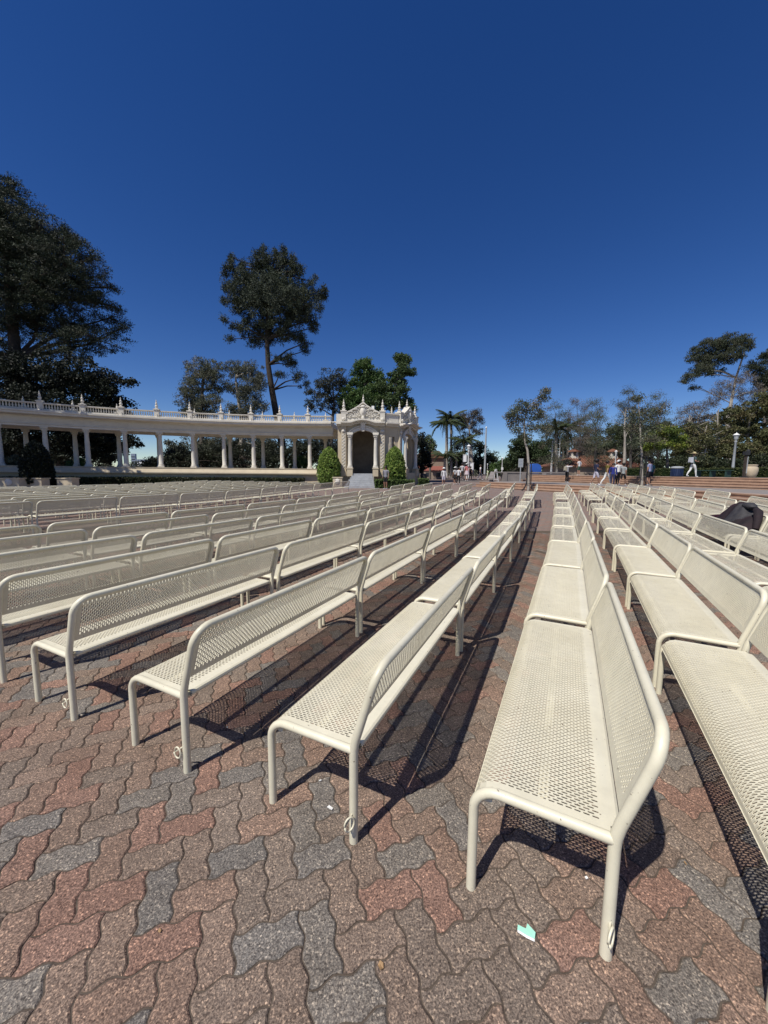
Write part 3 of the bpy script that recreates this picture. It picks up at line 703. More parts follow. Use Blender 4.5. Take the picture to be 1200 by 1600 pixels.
M3, W3 = arch_face(FC0, FC1, 1.7, 4.6, 5.05)
# the plain bay between them
M2, W2 = frame_on(FB0, FB1); by = MB(); by.prism([(0, -.1), (.38, -.1), (.38, 5.6), (0, 5.6)], 0, .4, 0, M2); by.prism([(W2-.3, -.1), (W2, -.1), (W2, 5.6), (W2-.3, 5.6)], 0, .4, 0, M2); by.prism([(.38, 4.6), (W2-.3, 4.6), (W2-.3, 5.6), (.38, 5.6)], 0, .4, 0, M2); by.prism([(.38, -.1), (W2-.3, -.1), (W2-.3, 2.0), (.38, 2.0)], 0, .4, 0, M2); by.build('wall', M_TAN, pav)
cb = MB(); c0 = [(0, 5.42), (W2, 5.42)]; up = lambda c, d: [(x, z+d) for x, z in c]; band(cb, c0, up(c0, .12), -.15, .3, M2); band(cb, up(c0, .12), up(c0, .2), -.3, .3, M2); band(cb, up(c0, .2), up(c0, .3), -.45, .5, M2); band(cb, up(c0, .3), up(c0, .98), -.1, .2, M2); band(cb, up(c0, .98), up(c0, 1.08), -.2, .25, M2); cb.build('cornice', M_STUCCO, pav)
f = finial_mb(.8).build('finial', M_STUCCO, pav, smooth=True); f.location = M2 @ Vector((W2/2, 0, 6.5))
# short end wall joining the colonnade, room behind the arches, floor and roof
jb = MB(); jb.prism([(-.3, -.1), (0, -.1), (0, 5.6), (-.3, 5.6)], .05, .6, 0, M1); jb.build('wall', M_TAN, pav)
jc = MB(); c0 = [(-.4, 5.42), (0, 5.42)]; band(jc, c0, up(c0, .12), -.2, .3, M1); band(jc, up(c0, .12), up(c0, .3), -.48, .5, M1); band(jc, up(c0, .3), up(c0, .98), -.1, .2, M1); jc.build('cornice', M_STUCCO, pav)
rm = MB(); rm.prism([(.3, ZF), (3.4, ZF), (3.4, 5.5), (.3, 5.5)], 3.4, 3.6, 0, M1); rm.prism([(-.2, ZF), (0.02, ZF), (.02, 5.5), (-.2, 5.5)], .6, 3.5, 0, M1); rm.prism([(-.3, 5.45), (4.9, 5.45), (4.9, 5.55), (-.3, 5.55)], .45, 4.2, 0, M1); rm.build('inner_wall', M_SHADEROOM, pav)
fl = MB(); fl.prism([(-.4, -.1), (4.5, -.1), (4.5, ZF), (-.4, ZF)], .52, 3.9, 0, M1); fl.build('floor_slab', M_STAIR, pav)
bp_ = MB(); bp_.prism([(0, 0), (W3, 0), (W3, ZF+.1), (0, ZF+.1)], -.5, -.01, 0, M3); bp_.build('plinth', M_TAN, pav)
for px in (.62, 2.92):
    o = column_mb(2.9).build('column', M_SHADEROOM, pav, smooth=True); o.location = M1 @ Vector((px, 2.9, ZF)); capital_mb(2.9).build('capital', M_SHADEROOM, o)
NS = 7; zs = gz(-1.8, 30)
for k in range(NS):
    s = MB(); w_ = 1.5+.13*(NS-k); zt = zs+(ZF-zs)*(k+1)/NS; y = -.36-.3*(NS-1-k)
    s.box((1.82-.02*(NS-k), y-.15+.18, (zt+zs-.3)/2), (w_, .36, zt-zs+.3), M=M1); s.build('stair', M_STAIR, pav)
lamp_box = MB(); lamp_box.box((2.62, .1, 6.95), (.22, .2, .26), M=M1); lamp_box.tube([M1 @ Vector((2.62, .1, 6.5)), M1 @ Vector((2.62, .1, 6.85))], .04, 6); lamp_box.build('floodlight', M_WHITE, pav)
for (px_, lab) in ((528, 'tan stone block with carved shield at the foot of grey stairs'),):
    p = at(px_, 745, 29.9); z0 = gz(p.x, p.y)
    t = thing('stone_block', lab, 'pedestal', (p.x, p.y, z0))
    b_ = MB(); b_.box((0, 0, .35), (.72, .7, .9)); b_.box((0, 0, .83), (.8, .78, .08)); b_.build('block', M_TAN, t)
    b_ = MB(); b_.ball((0, -.36, .5), (.2, .07, .24), 10); b_.ball((-.14, -.37, .62), .07, 6); b_.ball((.14, -.37, .62), .07, 6); b_.build('shield', M_STUCCO, t, smooth=True)
# blocks ending the plinth wall, and the end block at the far left in the pine's shade
for px_, d, w_, lab in ((506, 30.6, .9, 'tan plinth block beside the left clipped bush of the arch'), (60, 24.2, .9, 'grey stone block in tree shade, left of two below colonnade'), (106, 25.0, 1.0, 'grey stone block in tree shade, right of two below colonnade'), (18, 23.6, 1.5, 'wide grey stone block with carved shield in deep tree shade')):
    p = at(px_, 748, d); t = thing('stone_block', lab, 'pedestal', (p.x, p.y, gz(p.x, p.y)))
    b_ = MB(); b_.box((0, 0, .45), (w_, .6, 1.1)); b_.box((0, 0, 1.03), (w_+.1, .7, .07)); b_.build('block', M_TAN, t)
    if px_ == 18:
        b_ = MB(); b_.ball((.1, -.32, .8), (.24, .05, .22), 10); b_.build('shield', M_STUCCO, t, smooth=True)

# ------------------------------------------------------------------ plants
def leaf_cloud(centers, radii, n_per, size, cols, kind='broad', rng=NR, flat=.7):
    """numpy: leaves scattered round clump centres -> (verts, faces, cols)"""
    centers = np.asarray(centers, float); N = len(centers)*n_per
    c = np.repeat(centers, n_per, 0); rad = np.repeat(np.asarray(radii, float).reshape(-1, 1)*np.ones((len(centers), 3)), n_per, 0)
    d = rng.normal(size=(N, 3)); d /= np.linalg.norm(d, axis=1, keepdims=True); rr = rng.random((N, 1))**.5
    off = d*rr*rad*np.array([1, 1, flat]); pos = c+off
    if kind == 'needle': ax = d+rng.normal(size=(N, 3))*.35
    elif kind == 'drop': ax = rng.normal(size=(N, 3))*.5+np.array([0, 0, -.9])
    else: ax = rng.normal(size=(N, 3))
    ax /= np.linalg.norm(ax, axis=1, keepdims=True)
    t = rng.normal(size=(N, 3)); b = np.cross(ax, t); b /= np.linalg.norm(b, axis=1, keepdims=True)
    s = size*rng.uniform(.6, 1.35, (N, 1)); wd = {'broad': .42, 'needle': .13, 'drop': .2}[kind]
    V = np.stack([pos-ax*s*.5, pos+b*s*wd, pos+ax*s*.5, pos-b*s*wd], 1).reshape(-1, 3)
    F = np.arange(4*N).reshape(-1, 4)
    pal = np.asarray(cols, float); per = pal[rng.integers(0, len(pal), len(centers))]; cc = np.repeat(per, n_per, 0)*rng.uniform(.7, 1.3, (N, 1))
    cc = np.concatenate([cc, np.ones((N, 1))], 1); cc = np.repeat(cc, 4, 0)
    return V, F, cc
def cloud_mesh(name, V, F, cc, m_):
    me = bpy.data.meshes.new(name); me.vertices.add(len(V)); me.vertices.foreach_set('co', np.ascontiguousarray(V, np.float32).ravel())
    n = len(F); k = F.shape[1]; me.loops.add(n*k); me.polygons.add(n); me.loops.foreach_set('vertex_index', np.ascontiguousarray(F, np.int32).ravel())
    me.polygons.foreach_set('loop_start', np.arange(0, n*k, k, dtype=np.int32)); me.update(calc_edges=True)
    a = me.color_attributes.new('Col', 'FLOAT_COLOR', 'POINT'); a.data.foreach_set('color', np.ascontiguousarray(cc, np.float32).ravel()); me.materials.append(m_); return me
def W3d(px, py, d): p = at(px, py, d); return np.array(p)
def tree(name, label, cat, group, d, base, trunk, r0, blobs, size, cols, kind='broad', bark=None, dens=1.0, n_per=26, clump=None, limbs=True, flat=.7, twigs=True, zbase=None):
    """d metres ahead; trunk/blobs in the photo's directions, turned into real positions at that distance"""
    s = d/F_PX; b = W3d(base[0], base[1], d); z0 = plz(b[0], b[1]) if zbase is None else zbase
    org = Vector((b[0], b[1], z0)); root = thing(name, label, cat, org, 0, group); on = np.array(org)
    rg = np.random.default_rng(abs(hash((base[0], base[1], int(d*10)))) % 2**31)
    tp = [Vector((0, 0, -.1))]+[Vector(W3d(x, y, d+dd)-on) for x, y, dd in [(*q, 0)[:3] for q in trunk]]
    tm = MB(); k = len(tp); tm.tube(tp, [r0*(1-.72*i/(k-1)) for i in range(k)], 10)
    cs, rs = [], []
    for bl_ in blobs:
        px, py, rx, ry = bl_[:4]; dd = bl_[4] if len(bl_) > 4 else rg.uniform(-.5, .5)*rx*s
        c = W3d(px, py, d+dd)-on; ax = np.array([rx*s, max(rx, ry)*s*.85, ry*s]); cl = clump or max(.28, min(ax)*.36)
        n = int(max(6, dens*4.6*(ax[0]*ax[2])/(cl*cl))); v = rg.normal(size=(n, 3)); v /= np.linalg.norm(v, axis=1, keepdims=True); v *= (rg.random((n, 1))**.45)
        q = c+v*ax*.92; cs += list(q); rs += [cl*x for x in rg.uniform(.7, 1.3, n)]
        if limbs:
            j = min(range(1, k), key=lambda i: (tp[i]-Vector(c)).length+max(0, tp[i].z-c[2])*1.5); st = tp[j]
            cv = Vector(c); md = st.lerp(cv, .5)+Vector((rg.normal()*.12, rg.normal()*.12, .1))*(cv-st).length*.5
            lr = r0*.34*min(1, .4+min(ax)/2); tm.tube([st, st.lerp(md, .6), md, md.lerp(cv, .6), cv], [lr, lr*.8, lr*.62, lr*.45, lr*.3], 6)
            if twigs:
                for qq in q[:: max(1, n//9)]:
                    tm.tube([cv, cv.lerp(Vector(qq), .5)+Vector((0, 0, .04)), Vector(qq)], [lr*.28, lr*.2, lr*.08], 4, caps=False)
    tm.build('trunk', bark or M_GREYBARK, root, smooth=True)
    V, F, cc = leaf_cloud(cs, rs, int(n_per*2.2), size*.66, cols, kind, rg, flat)
    link('crown', cloud_mesh('crown', V, F, cc, M_NEEDLE if kind == 'needle' else M_LEAF), root)
    return root
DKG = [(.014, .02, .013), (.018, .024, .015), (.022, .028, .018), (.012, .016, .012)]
PINE = [(.022, .032, .018), (.03, .04, .022), (.026, .034, .022), (.038, .042, .028)]; PINE = [tuple(x*1.25 for x in c) for c in PINE]
EUC = [(.065, .072, .045), (.08, .084, .055), (.055, .062, .04), (.09, .085, .06)]; EUC = [tuple(x*1.55 for x in c) for c in EUC]
GRN = [(.035, .065, .018), (.045, .08, .022), (.03, .055, .018), (.06, .09, .028)]; GRN = [tuple(x*1.70 for x in c) for c in GRN]
BLU = [(.028, .036, .03), (.035, .042, .034), (.022, .028, .026)]; BLU = [tuple(x*1.40 for x in c) for c in BLU]
OLV = [(.07, .075, .03), (.085, .085, .035), (.055, .06, .026), (.1, .085, .04)]; OLV = [tuple(x*1.35 for x in c) for c in OLV]
GRY = [(.1, .088, .075), (.085, .075, .065), (.07, .065, .055), (.12, .1, .085)]; GRY = [tuple(x*1.50 for x in c) for c in GRY]
SYC = [(.05, .06, .035), (.065, .07, .04), (.075, .065, .045), (.04, .05, .03)]; SYC = [tuple(x*1.80 for x in c) for c in SYC]
YEL = [(.16, .2, .03), (.12, .17, .03), (.19, .2, .045), (.09, .13, .03)]
PLM = [(.05, .07, .03), (.065, .08, .035), (.04, .055, .025)]; PLM = [tuple(x*1.60 for x in c) for c in PLM]
GT = 'tall trees behind the colonnade'; GM = 'trees beyond the plaza'
tree('pine_tree', 'huge dark pine rising behind the left end of the colonnade', 'tree', GT, 42, (20, 738), [(20, 640), (25, 560), (15, 470), (10, 380), (0, 300)], .75,
     [(10, 345, 45, 55), (70, 395, 52, 48), (120, 440, 38, 38), (30, 430, 70, 45), (80, 465, 60, 32), (150, 470, 26, 18), (168, 450, 16, 10), (60, 505, 70, 22), (172, 497, 32, 9), (150, 530, 50, 17), (110, 545, 50, 22), (187, 515, 18, 7), (110, 375, 22, 18), (-60, 420, 70, 120), (-50, 540, 80, 60), (175, 478, 16, 8), (140, 405, 14, 12), (20, 300, 26, 22), (40, 490, 90, 40), (100, 420, 60, 50), (60, 370, 50, 40), (130, 510, 50, 18), (20, 400, 60, 60), (-10, 320, 40, 30)],
     .34, PINE, 'needle', M_BARK, 1.2, 34, .6, flat=.6)
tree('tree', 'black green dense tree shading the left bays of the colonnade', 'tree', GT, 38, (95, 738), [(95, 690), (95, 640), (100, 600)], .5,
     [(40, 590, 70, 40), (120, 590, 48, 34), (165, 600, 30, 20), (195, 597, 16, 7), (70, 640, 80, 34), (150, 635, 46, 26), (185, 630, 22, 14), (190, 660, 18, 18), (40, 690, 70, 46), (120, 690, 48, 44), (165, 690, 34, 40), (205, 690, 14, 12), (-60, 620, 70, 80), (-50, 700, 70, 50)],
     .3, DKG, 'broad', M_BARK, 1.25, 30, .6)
tree('pine_tree', 'tall leaning pine with bare trunk standing alone against the sky', 'tree', GT, 46, (447, 740), [(440, 690), (433, 655), (425, 610), (419, 570), (417, 530), (418, 480), (424, 430)], .5,
     [(420, 415, 30, 20), (445, 410, 20, 18), (390, 435, 26, 22), (365, 420, 14, 14), (355, 448, 11, 10), (370, 475, 18, 16), (400, 470, 28, 22), (440, 450, 32, 26), (475, 455, 22, 18), (495, 462, 13, 9), (460, 490, 28, 20), (486, 500, 18, 12), (425, 500, 30, 18), (385, 505, 20, 14), (368, 512, 10, 8), (400, 530, 28, 11), (455, 525, 24, 13), (478, 535, 13, 9), (440, 560, 24, 8), (455, 570, 16, 6), (468, 590, 13, 8), (478, 603, 11, 6), (352, 428, 5, 8), (362, 402, 5, 9), (375, 412, 6, 9), (398, 398, 6, 9), (412, 395, 6, 10), (430, 398, 6, 9), (444, 395, 5, 10), (458, 410, 6, 9), (470, 425, 6, 9), (488, 440, 7, 8), (507, 452, 6, 5), (508, 466, 5, 6), (498, 482, 7, 5), (490, 512, 8, 6), (478, 548, 7, 6), (350, 470, 5, 6), (352, 500, 6, 5), (360, 530, 7, 4), (437, 585, 14, 6), (420, 440, 30, 20), (430, 470, 52, 40), (385, 460, 34, 32), (470, 478, 34, 26), (425, 520, 40, 18), (408, 408, 16, 12), (460, 425, 16, 14)],
     .36, [(.05, .065, .04), (.062, .074, .046), (.042, .054, .038)], 'needle', M_BARK, .72, 34, .44, flat=1.0)
tree('eucalyptus_tree', 'grey green eucalyptus, left of the pair behind the colonnade', 'tree', GT, 44, (318, 740), [(316, 700), (314, 650), (316, 610), (318, 585)], .35,
     [(312, 582, 26, 22), (335, 580, 18, 18), (300, 605, 20, 18), (335, 606, 16, 14), (325, 630, 24, 16), (300, 630, 24, 22), (290, 612, 10, 9), (320, 700, 40, 34), (282, 715, 30, 22), (310, 650, 30, 14)], .26, EUC, 'drop', M_GREYBARK, 1.3, 30, .5)
tree('eucalyptus_tree', 'grey green eucalyptus, right of the pair beside the leaning pine', 'tree', GT, 44, (378, 740), [(378, 690), (376, 650), (372, 620), (368, 590)], .35,
     [(370, 578, 20, 17), (392, 582, 22, 18), (408, 600, 12, 14), (385, 608, 26, 18), (398, 630, 22, 18), (360, 605, 12, 12), (362, 640, 14, 12), (385, 645, 22, 12), (375, 695, 40, 36), (420, 705, 26, 26), (350, 720, 30, 18)], .26, [(.09, .097, .068), (.1, .105, .075), (.07, .08, .055)], 'drop', M_PALEBARK, 1.3, 30, .5)
tree('tree', 'sparse blue green tree with twiggy crown behind the balustrade', 'tree', GT, 42, (518, 740), [(518, 690), (520, 650), (522, 625)], .3,
     [(520, 590, 24, 16), (505, 605, 18, 16), (535, 605, 18, 18), (515, 625, 24, 18), (495, 615, 12, 9), (490, 635, 16, 12), (530, 635, 20, 16), (482, 610, 7, 6), (480, 700, 40, 30), (515, 700, 26, 30)], .2, BLU, 'broad', M_GREYBARK, .85, 22, .42)
tree('tree', 'dense bright green tree with pointed top behind the pavilion gable', 'tree', GT, 41, (572, 740), [(572, 690), (570, 640), (570, 600)], .4,
     [(568, 572, 15, 14), (568, 592, 22, 18), (590, 590, 13, 14), (555, 615, 24, 16), (580, 620, 26, 18), (548, 630, 20, 12), (570, 640, 34, 12)], .24, GRN, 'broad', M_GREYBARK, 1.5, 34, .45)
tree('tree', 'spreading green tree leaning right behind the pavilion side arch', 'tree', GT, 40, (610, 740), [(610, 690), (612, 640), (618, 600)], .35,
     [(630, 560, 13, 11), (628, 578, 12, 10), (640, 582, 12, 7), (618, 595, 20, 13), (600, 605, 16, 12), (625, 610, 16, 10), (605, 628, 24, 13), (632, 628, 18, 11), (642, 640, 8, 10)], .24, [(.065, .1, .034), (.08, .12, .04), (.05, .08, .03)], 'broad', M_PALEBARK, 1.4, 32, .42)
tree('tree', 'small dark tree close against the right end of the pavilion', 'tree', GT, 36.5, (660, 742), [(660, 720), (659, 700)], .18,
     [(655, 690, 11, 16), (662, 705, 10, 18), (655, 725, 14, 16), (668, 722, 6, 14)], .2, DKG, 'broad', M_BARK, 1.4, 30, .4)
# stands outside the view at the left; its shade lies over the left bays, as in the photograph
def side_tree(x, y, rad, zc, label):
    t = thing('tree', label, 'tree', (x, y, 0)); tm = MB(); tm.tube([(0, 0, -.1), (.1, 0, 3), (0, .2, zc*.7), (.2, 0, zc+rad*.5)], [.45, .36, .28, .1], 10)
    rg = np.random.default_rng(9); v = rg.normal(size=(280, 3)); v /= np.linalg.norm(v, axis=1, keepdims=True); q = v*(rg.random((280, 1))**.5)*np.array([rad, rad, rad*.75])+np.array([0, 0, zc])
    for p in q[::8]: tm.tube([(0, .1, zc*.6), (p[0]*.5, p[1]*.5, (p[2]+zc*.6)/2+.3), tuple(p)], [.13, .08, .03], 5)
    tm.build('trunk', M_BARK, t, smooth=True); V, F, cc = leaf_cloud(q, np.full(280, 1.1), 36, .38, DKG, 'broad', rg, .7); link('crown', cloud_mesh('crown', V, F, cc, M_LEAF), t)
side_tree(-30.8, 22.2, 5.9, 11.5, 'dark broad tree just left of the view shading the left bays')
side_tree(-36.5, 17.5, 6.0, 11.5, 'second dark tree further left outside the view')
# beyond the plaza, left to right
tree('tree', 'loose pale green tree behind the brown roofed house', 'tree', GM, 60, (672, 742), [(672, 710), (673, 690)], .2, [(668, 690, 12, 10), (676, 700, 10, 8)], .3, PLM, 'broad', M_GREYBARK, 1.2, 24, .5)
tree('eucalyptus_tree', 'tall brownish eucalyptus beside the king palms', 'tree', GM, 62, (737, 745), [(736, 710), (735, 690), (733, 670)], .4,
     [(728, 652, 14, 10), (742, 645, 13, 9), (748, 655, 9, 9), (735, 664, 16, 9), (746, 675, 10, 8), (722, 665, 10, 10), (730, 690, 14, 18), (715, 700, 14, 22)], .3, [(.07, .06, .04), (.055, .05, .035), (.085, .065, .045)], 'drop', M_PALEBARK, 1.1, 26, .6)
tree('tree', 'dark evergreen clump behind the white bannered lamp post', 'tree', GM, 66, (750, 745), [(750, 720), (750, 705)], .4,
     [(748, 700, 12, 12), (742, 722, 20, 16), (765, 712, 11, 10), (772, 720, 9, 8), (760, 730, 18, 12), (720, 725, 22, 16)], .34, [(.04, .055, .03), (.05, .066, .034)], 'broad', M_BARK, 1.3, 28, .7)
tree('bush', 'light green rounded bush behind the small white lamp', 'bush', GM, 58, (775, 748), [(775, 740), (775, 732)], .1, [(770, 735, 14, 12), (785, 730, 14, 12), (800, 724, 12, 12)], .28, GRN, 'broad', M_GREYBARK, 1.4, 28, .5)
tree('tree', 'dark green tree behind the blue booth', 'tree', GM, 52, (822, 745), [(822, 720), (820, 700)], .35, [(808, 695, 14, 7), (820, 690, 16, 11), (825, 710, 24, 16), (805, 715, 14, 14), (845, 700, 22, 18), (850, 720, 22, 18), (795, 722, 12, 12)], .3, [(.045, .07, .03), (.055, .08, .034)], 'broad', M_BARK, 1.3, 30, .6)
tree('sycamore_tree', 'young staked sycamore in front of the stone wall and blue booth', 'tree', GM, 25.2, (826, 753), [(826, 725), (824, 703), (820, 690), (819, 665), (822, 640)], .1,
     [(820, 630, 13, 9), (812, 640, 12, 8), (836, 632, 11, 7), (828, 645, 13, 8), (804, 645, 8, 6), (800, 660, 10, 6), (815, 656, 13, 7), (838, 652, 12, 7), (845, 645, 7, 5), (850, 622, 4, 3), (852, 611, 3, 4), (808, 672, 9, 5), (828, 668, 14, 7), (845, 668, 10, 6), (820, 683, 10, 5), (798, 650, 5, 4)], .125, SYC, 'broad', M_PALEBARK, .8, 34, .44)
for q, (px, py, r1, dd, pal, lab) in enumerate([(868, 655, 20, 40, SYC, 'thin leaved tree between two young palms'), (905, 648, 20, 44, GRY, 'bare greyish tree with feathery top behind the palms'), (930, 650, 24, 38, SYC, 'brownish sycamore behind the clay roofed building'), (985, 632, 20, 40, [(.07, .078, .05), (.085, .09, .06)], 'tall dark eucalyptus left of the yellow green tree'), (1028, 640, 22, 42, SYC, 'windswept tree with thin top behind the yellow green tree')]):
    tree('tree', lab, 'tree', GM, dd, (px, 745), [(px, 710), (px+2, 690), (px, 665)], .16, [(px-4, py-20, 10, 8), (px+10, py-8, 12, 8), (px-14, py, 12, 9), (px+4, py+6, r1, 9), (px-8, py+22, r1, 10), (px+12, py+24, r1*.8, 10), (px, py+42, r1*1.1, 13), (px+4, py+64, r1, 14)], .15, pal, 'drop', M_GREYBARK, 1.1, 60, .6)
tree('tree', 'olive undergrowth in front of the grey trunks, centre right', 'bush', GM, 50, (890, 745), [(890, 735), (890, 725)], .12, [(885, 715, 30, 16), (925, 700, 30, 18), (860, 722, 20, 12), (850, 728, 20, 10), (960, 700, 28, 22), (985, 715, 26, 20), (1010, 700, 24, 24)], .19, [(.085, .085, .06), (.1, .095, .075), (.065, .072, .045)], 'broad', M_GREYBARK, 1.0, 40, .5)
tree('tree', 'bright yellow green tree beside the bare trunked brush', 'tree', GM, 31, (1043, 742), [(1043, 725), (1042, 705), (1042, 690)], .14, [(1040, 676, 22, 10), (1058, 686, 16, 8), (1025, 685, 14, 9), (1040, 692, 24, 9), (1062, 696, 11, 6), (1018, 697, 10, 7)], .2, YEL, 'broad', M_GREYBARK, 1.3, 28, .34)
tree('sycamore_tree', 'slim staked sycamore in front of the upper terracotta steps', 'tree', GM, 24, (1003, 757), [(1003, 730), (1003, 712), (1001, 690), (1000, 660), (998, 635)], .09,
     [(995, 622, 8, 6), (1005, 640, 12, 8), (990, 645, 11, 7), (1015, 652, 11, 7), (1000, 662, 14, 8), (1020, 668, 11, 7), (985, 668, 9, 7), (1008, 685, 16, 8), (992, 692, 10, 7), (1022, 688, 9, 6), (1030, 640, 8, 4)], .125, SYC, 'broad', M_PALEBARK, .75, 34, .44)
tree('eucalyptus_tree', 'umbrella topped eucalyptus high above the right hand trees', 'tree', GM, 48, (1140, 742), [(1138, 700), (1136, 660), (1142, 630), (1150, 590), (1160, 560)], .3,
     [(1112, 540, 22, 14), (1138, 536, 24, 14), (1160, 532, 16, 11), (1090, 556, 16, 15), (1115, 560, 22, 14), (1140, 555, 22, 13), (1168, 540, 9, 9), (1098, 574, 16, 12), (1080, 588, 13, 7), (1100, 578, 16, 9), (1068, 596, 7, 4), (1118, 580, 12, 6), (1085, 606, 8, 4)], .25, [(.042, .055, .03), (.055, .065, .038), (.065, .07, .042)], 'drop', M_PALEBARK, 1.35, 30, .45)
tree('tree', 'dark round topped tree at the right edge behind grey twigs', 'tree', GM, 46, (1195, 742), [(1195, 680), (1192, 620)], .3, [(1180, 572, 14, 12), (1205, 556, 16, 14), (1195, 590, 20, 13), (1215, 590, 22, 30)], .26, [(.028, .038, .02), (.038, .046, .026)], 'drop', M_GREYBARK, 1.4, 30, .45)
tree('tree', 'grey leafless brush tree left of the grey lamp post', 'tree', GM, 40, (1090, 742), [(1090, 710), (1086, 680), (1092, 650)], .16, [(1085, 640, 24, 12), (1105, 632, 18, 10), (1075, 660, 24, 14), (1105, 660, 24, 16), (1072, 690, 26, 16), (1095, 700, 26, 20)], .22, GRY, 'needle', M_PALEBARK, 1.1, 26, .42)
tree('tree', 'tangle of grey twigs above the olive trees', 'tree', GM, 43, (1140, 742), [(1140, 700), (1142, 650), (1145, 620)], .16, [(1140, 600, 20, 14), (1165, 592, 18, 12), (1125, 615, 20, 12), (1160, 618, 26, 12), (1185, 610, 20, 12)], .22, GRY, 'needle', M_PALEBARK, 1.0, 24, .42)
tree('tree', 'broad olive brown tree filling the right edge', 'tree', GM, 37, (1170, 742), [(1170, 710), (1168, 680), (1172, 650)], .22, [(1180, 640, 30, 18), (1150, 650, 26, 16), (1200, 630, 20, 22), (1175, 670, 34, 18), (1140, 680, 26, 18), (1200, 690, 24, 26), (1160, 705, 30, 18), (1125, 705, 24, 22)], .22, OLV, 'broad', M_GREYBARK, 1.2, 28, .42)
tree('bush', 'dark underbrush at the foot of the right hand trees', 'bush', GM, 34, (1120, 742), [(1120, 738), (1120, 728)], .1, [(1075, 722, 24, 13), (1110, 725, 26, 12), (1150, 728, 26, 11), (1190, 722, 26, 14), (1045, 722, 20, 12), (1020, 728, 18, 9)], .2, [(.035, .048, .022), (.048, .058, .026), (.03, .04, .02)], 'broad', M_GREYBARK, 1.3, 28, .38)
tree('bush', 'mid green shrubbery between the bare trunks and the clipped hedge', 'bush', GM, 35.5, (1090, 742), [(1090, 735), (1090, 715)], .1, [(1070, 700, 22, 14), (1098, 690, 22, 18), (1120, 706, 22, 14), (1082, 720, 28, 10), (1062, 712, 14, 12), (1110, 672, 18, 14), (1080, 672, 14, 12)], .19, OLV, 'broad', M_GREYBARK, 1.1, 28, .42)
tree('tree', 'leafy green tree filling the gap behind the left strollers', 'tree', GM, 44, (985, 742), [(985, 720), (985, 690)], .16, [(975, 690, 22, 16), (1000, 680, 20, 16), (1015, 695, 18, 14), (985, 665, 20, 12), (1030, 668, 18, 12), (960, 672, 16, 14)], .2, [(.06, .085, .035), (.075, .1, .04), (.05, .066, .03)], 'broad', M_GREYBARK, 1.0, 28, .46)
tree('tree', 'soft green tree behind the two young palms', 'tree', GM, 47, (880, 742), [(880, 720), (880, 695)], .16, [(858, 690, 18, 14), (880, 682, 20, 14), (905, 688, 20, 14), (922, 678, 16, 14), (850, 668, 14, 12), (895, 664, 16, 10)], .2, [(.06, .08, .036), (.075, .09, .045), (.05, .062, .032)], 'drop', M_GREYBARK, 1.0, 30, .46)
for q, (px, y1, d, tilt) in enumerate([(1117, 640, 36, 6), (1080, 650, 36, -3), (1099, 665, 35, 4), (975, 640, 38, 2)]):
    b = at(px, 742, d); z0 = plz(b.x, b.y); t = thing('dead_tree', ['pale bare trunk leaning right in front of olive foliage', 'grey bare trunk left of the pale leaning one', 'short crooked pale trunk between two taller bare trunks', 'pale bare trunk behind the group of strollers'][q], 'tree', (b.x, b.y, z0), 0, 'bare trunks')
    mb = MB(); top = at(px+tilt, y1, d)-Vector((b.x, b.y, z0)); n = 9; pts = [Vector((top.x*i/n+.05*math.sin(i*1.3+q), .05*math.cos(i*1.7), top.z*i/n)) for i in range(n+1)]
    mb.tube(pts, [.16*(1-.75*i/n) for i in range(n+1)], 8)
    for i in range(4, n): mb.tube([pts[i], pts[i]+Vector((random.uniform(-.7, .7), random.uniform(-.4, .4), .5)), pts[i]+Vector((random.uniform(-1.2, 1.2), random.uniform(-.6, .6), 1.1))], [.05, .03, .012], 5)
    mb.build('trunk', M_PALEBARK, t, smooth=True)

# palms
def frond_mesh(L, droop, seed):
    r = random.Random(seed); mb = MB(); n = 12; pts = []
    for i in range(n+1):
        t = i/n; pts.append(Vector((L*(t-.12*droop*t*t), 0, L*(.45*t-droop*t*t))))
    mb.tube(pts, [.03*(1-.85*i/n) for i in range(n+1)], 4, caps=False); mb.c = [(.08, .085, .04, 1)]*len(mb.v)
    for i in range(2, n*3):
        t = i/(n*3); k = min(int(t*n), n-1); p = pts[k].lerp(pts[k+1], t*n-k); ll = L*.26*math.sin(PI*min(1, t*.9+.1))**.6
        for sgn in (-1, 1):
            e = p+Vector((ll*.45, sgn*ll*.75, -ll*.5*r.uniform(.6, 1.2))); w2 = Vector((.035*L/1.5, 0, 0)); q = len(mb.v)
            mb.v += [tuple(p-w2), tuple(p+w2), tuple(e)]; mb.f.append([q, q+1, q+2]); mb.m.append(0); c = r.uniform(.75, 1.25); mb.c += [(.05*c, .07*c, .03*c, 1)]*3
    return mb.mesh('frond', M_LEAF)
FM = [frond_mesh(1.0, dr, i) for i, dr in enumerate((.35, .6, .85, 1.15))]
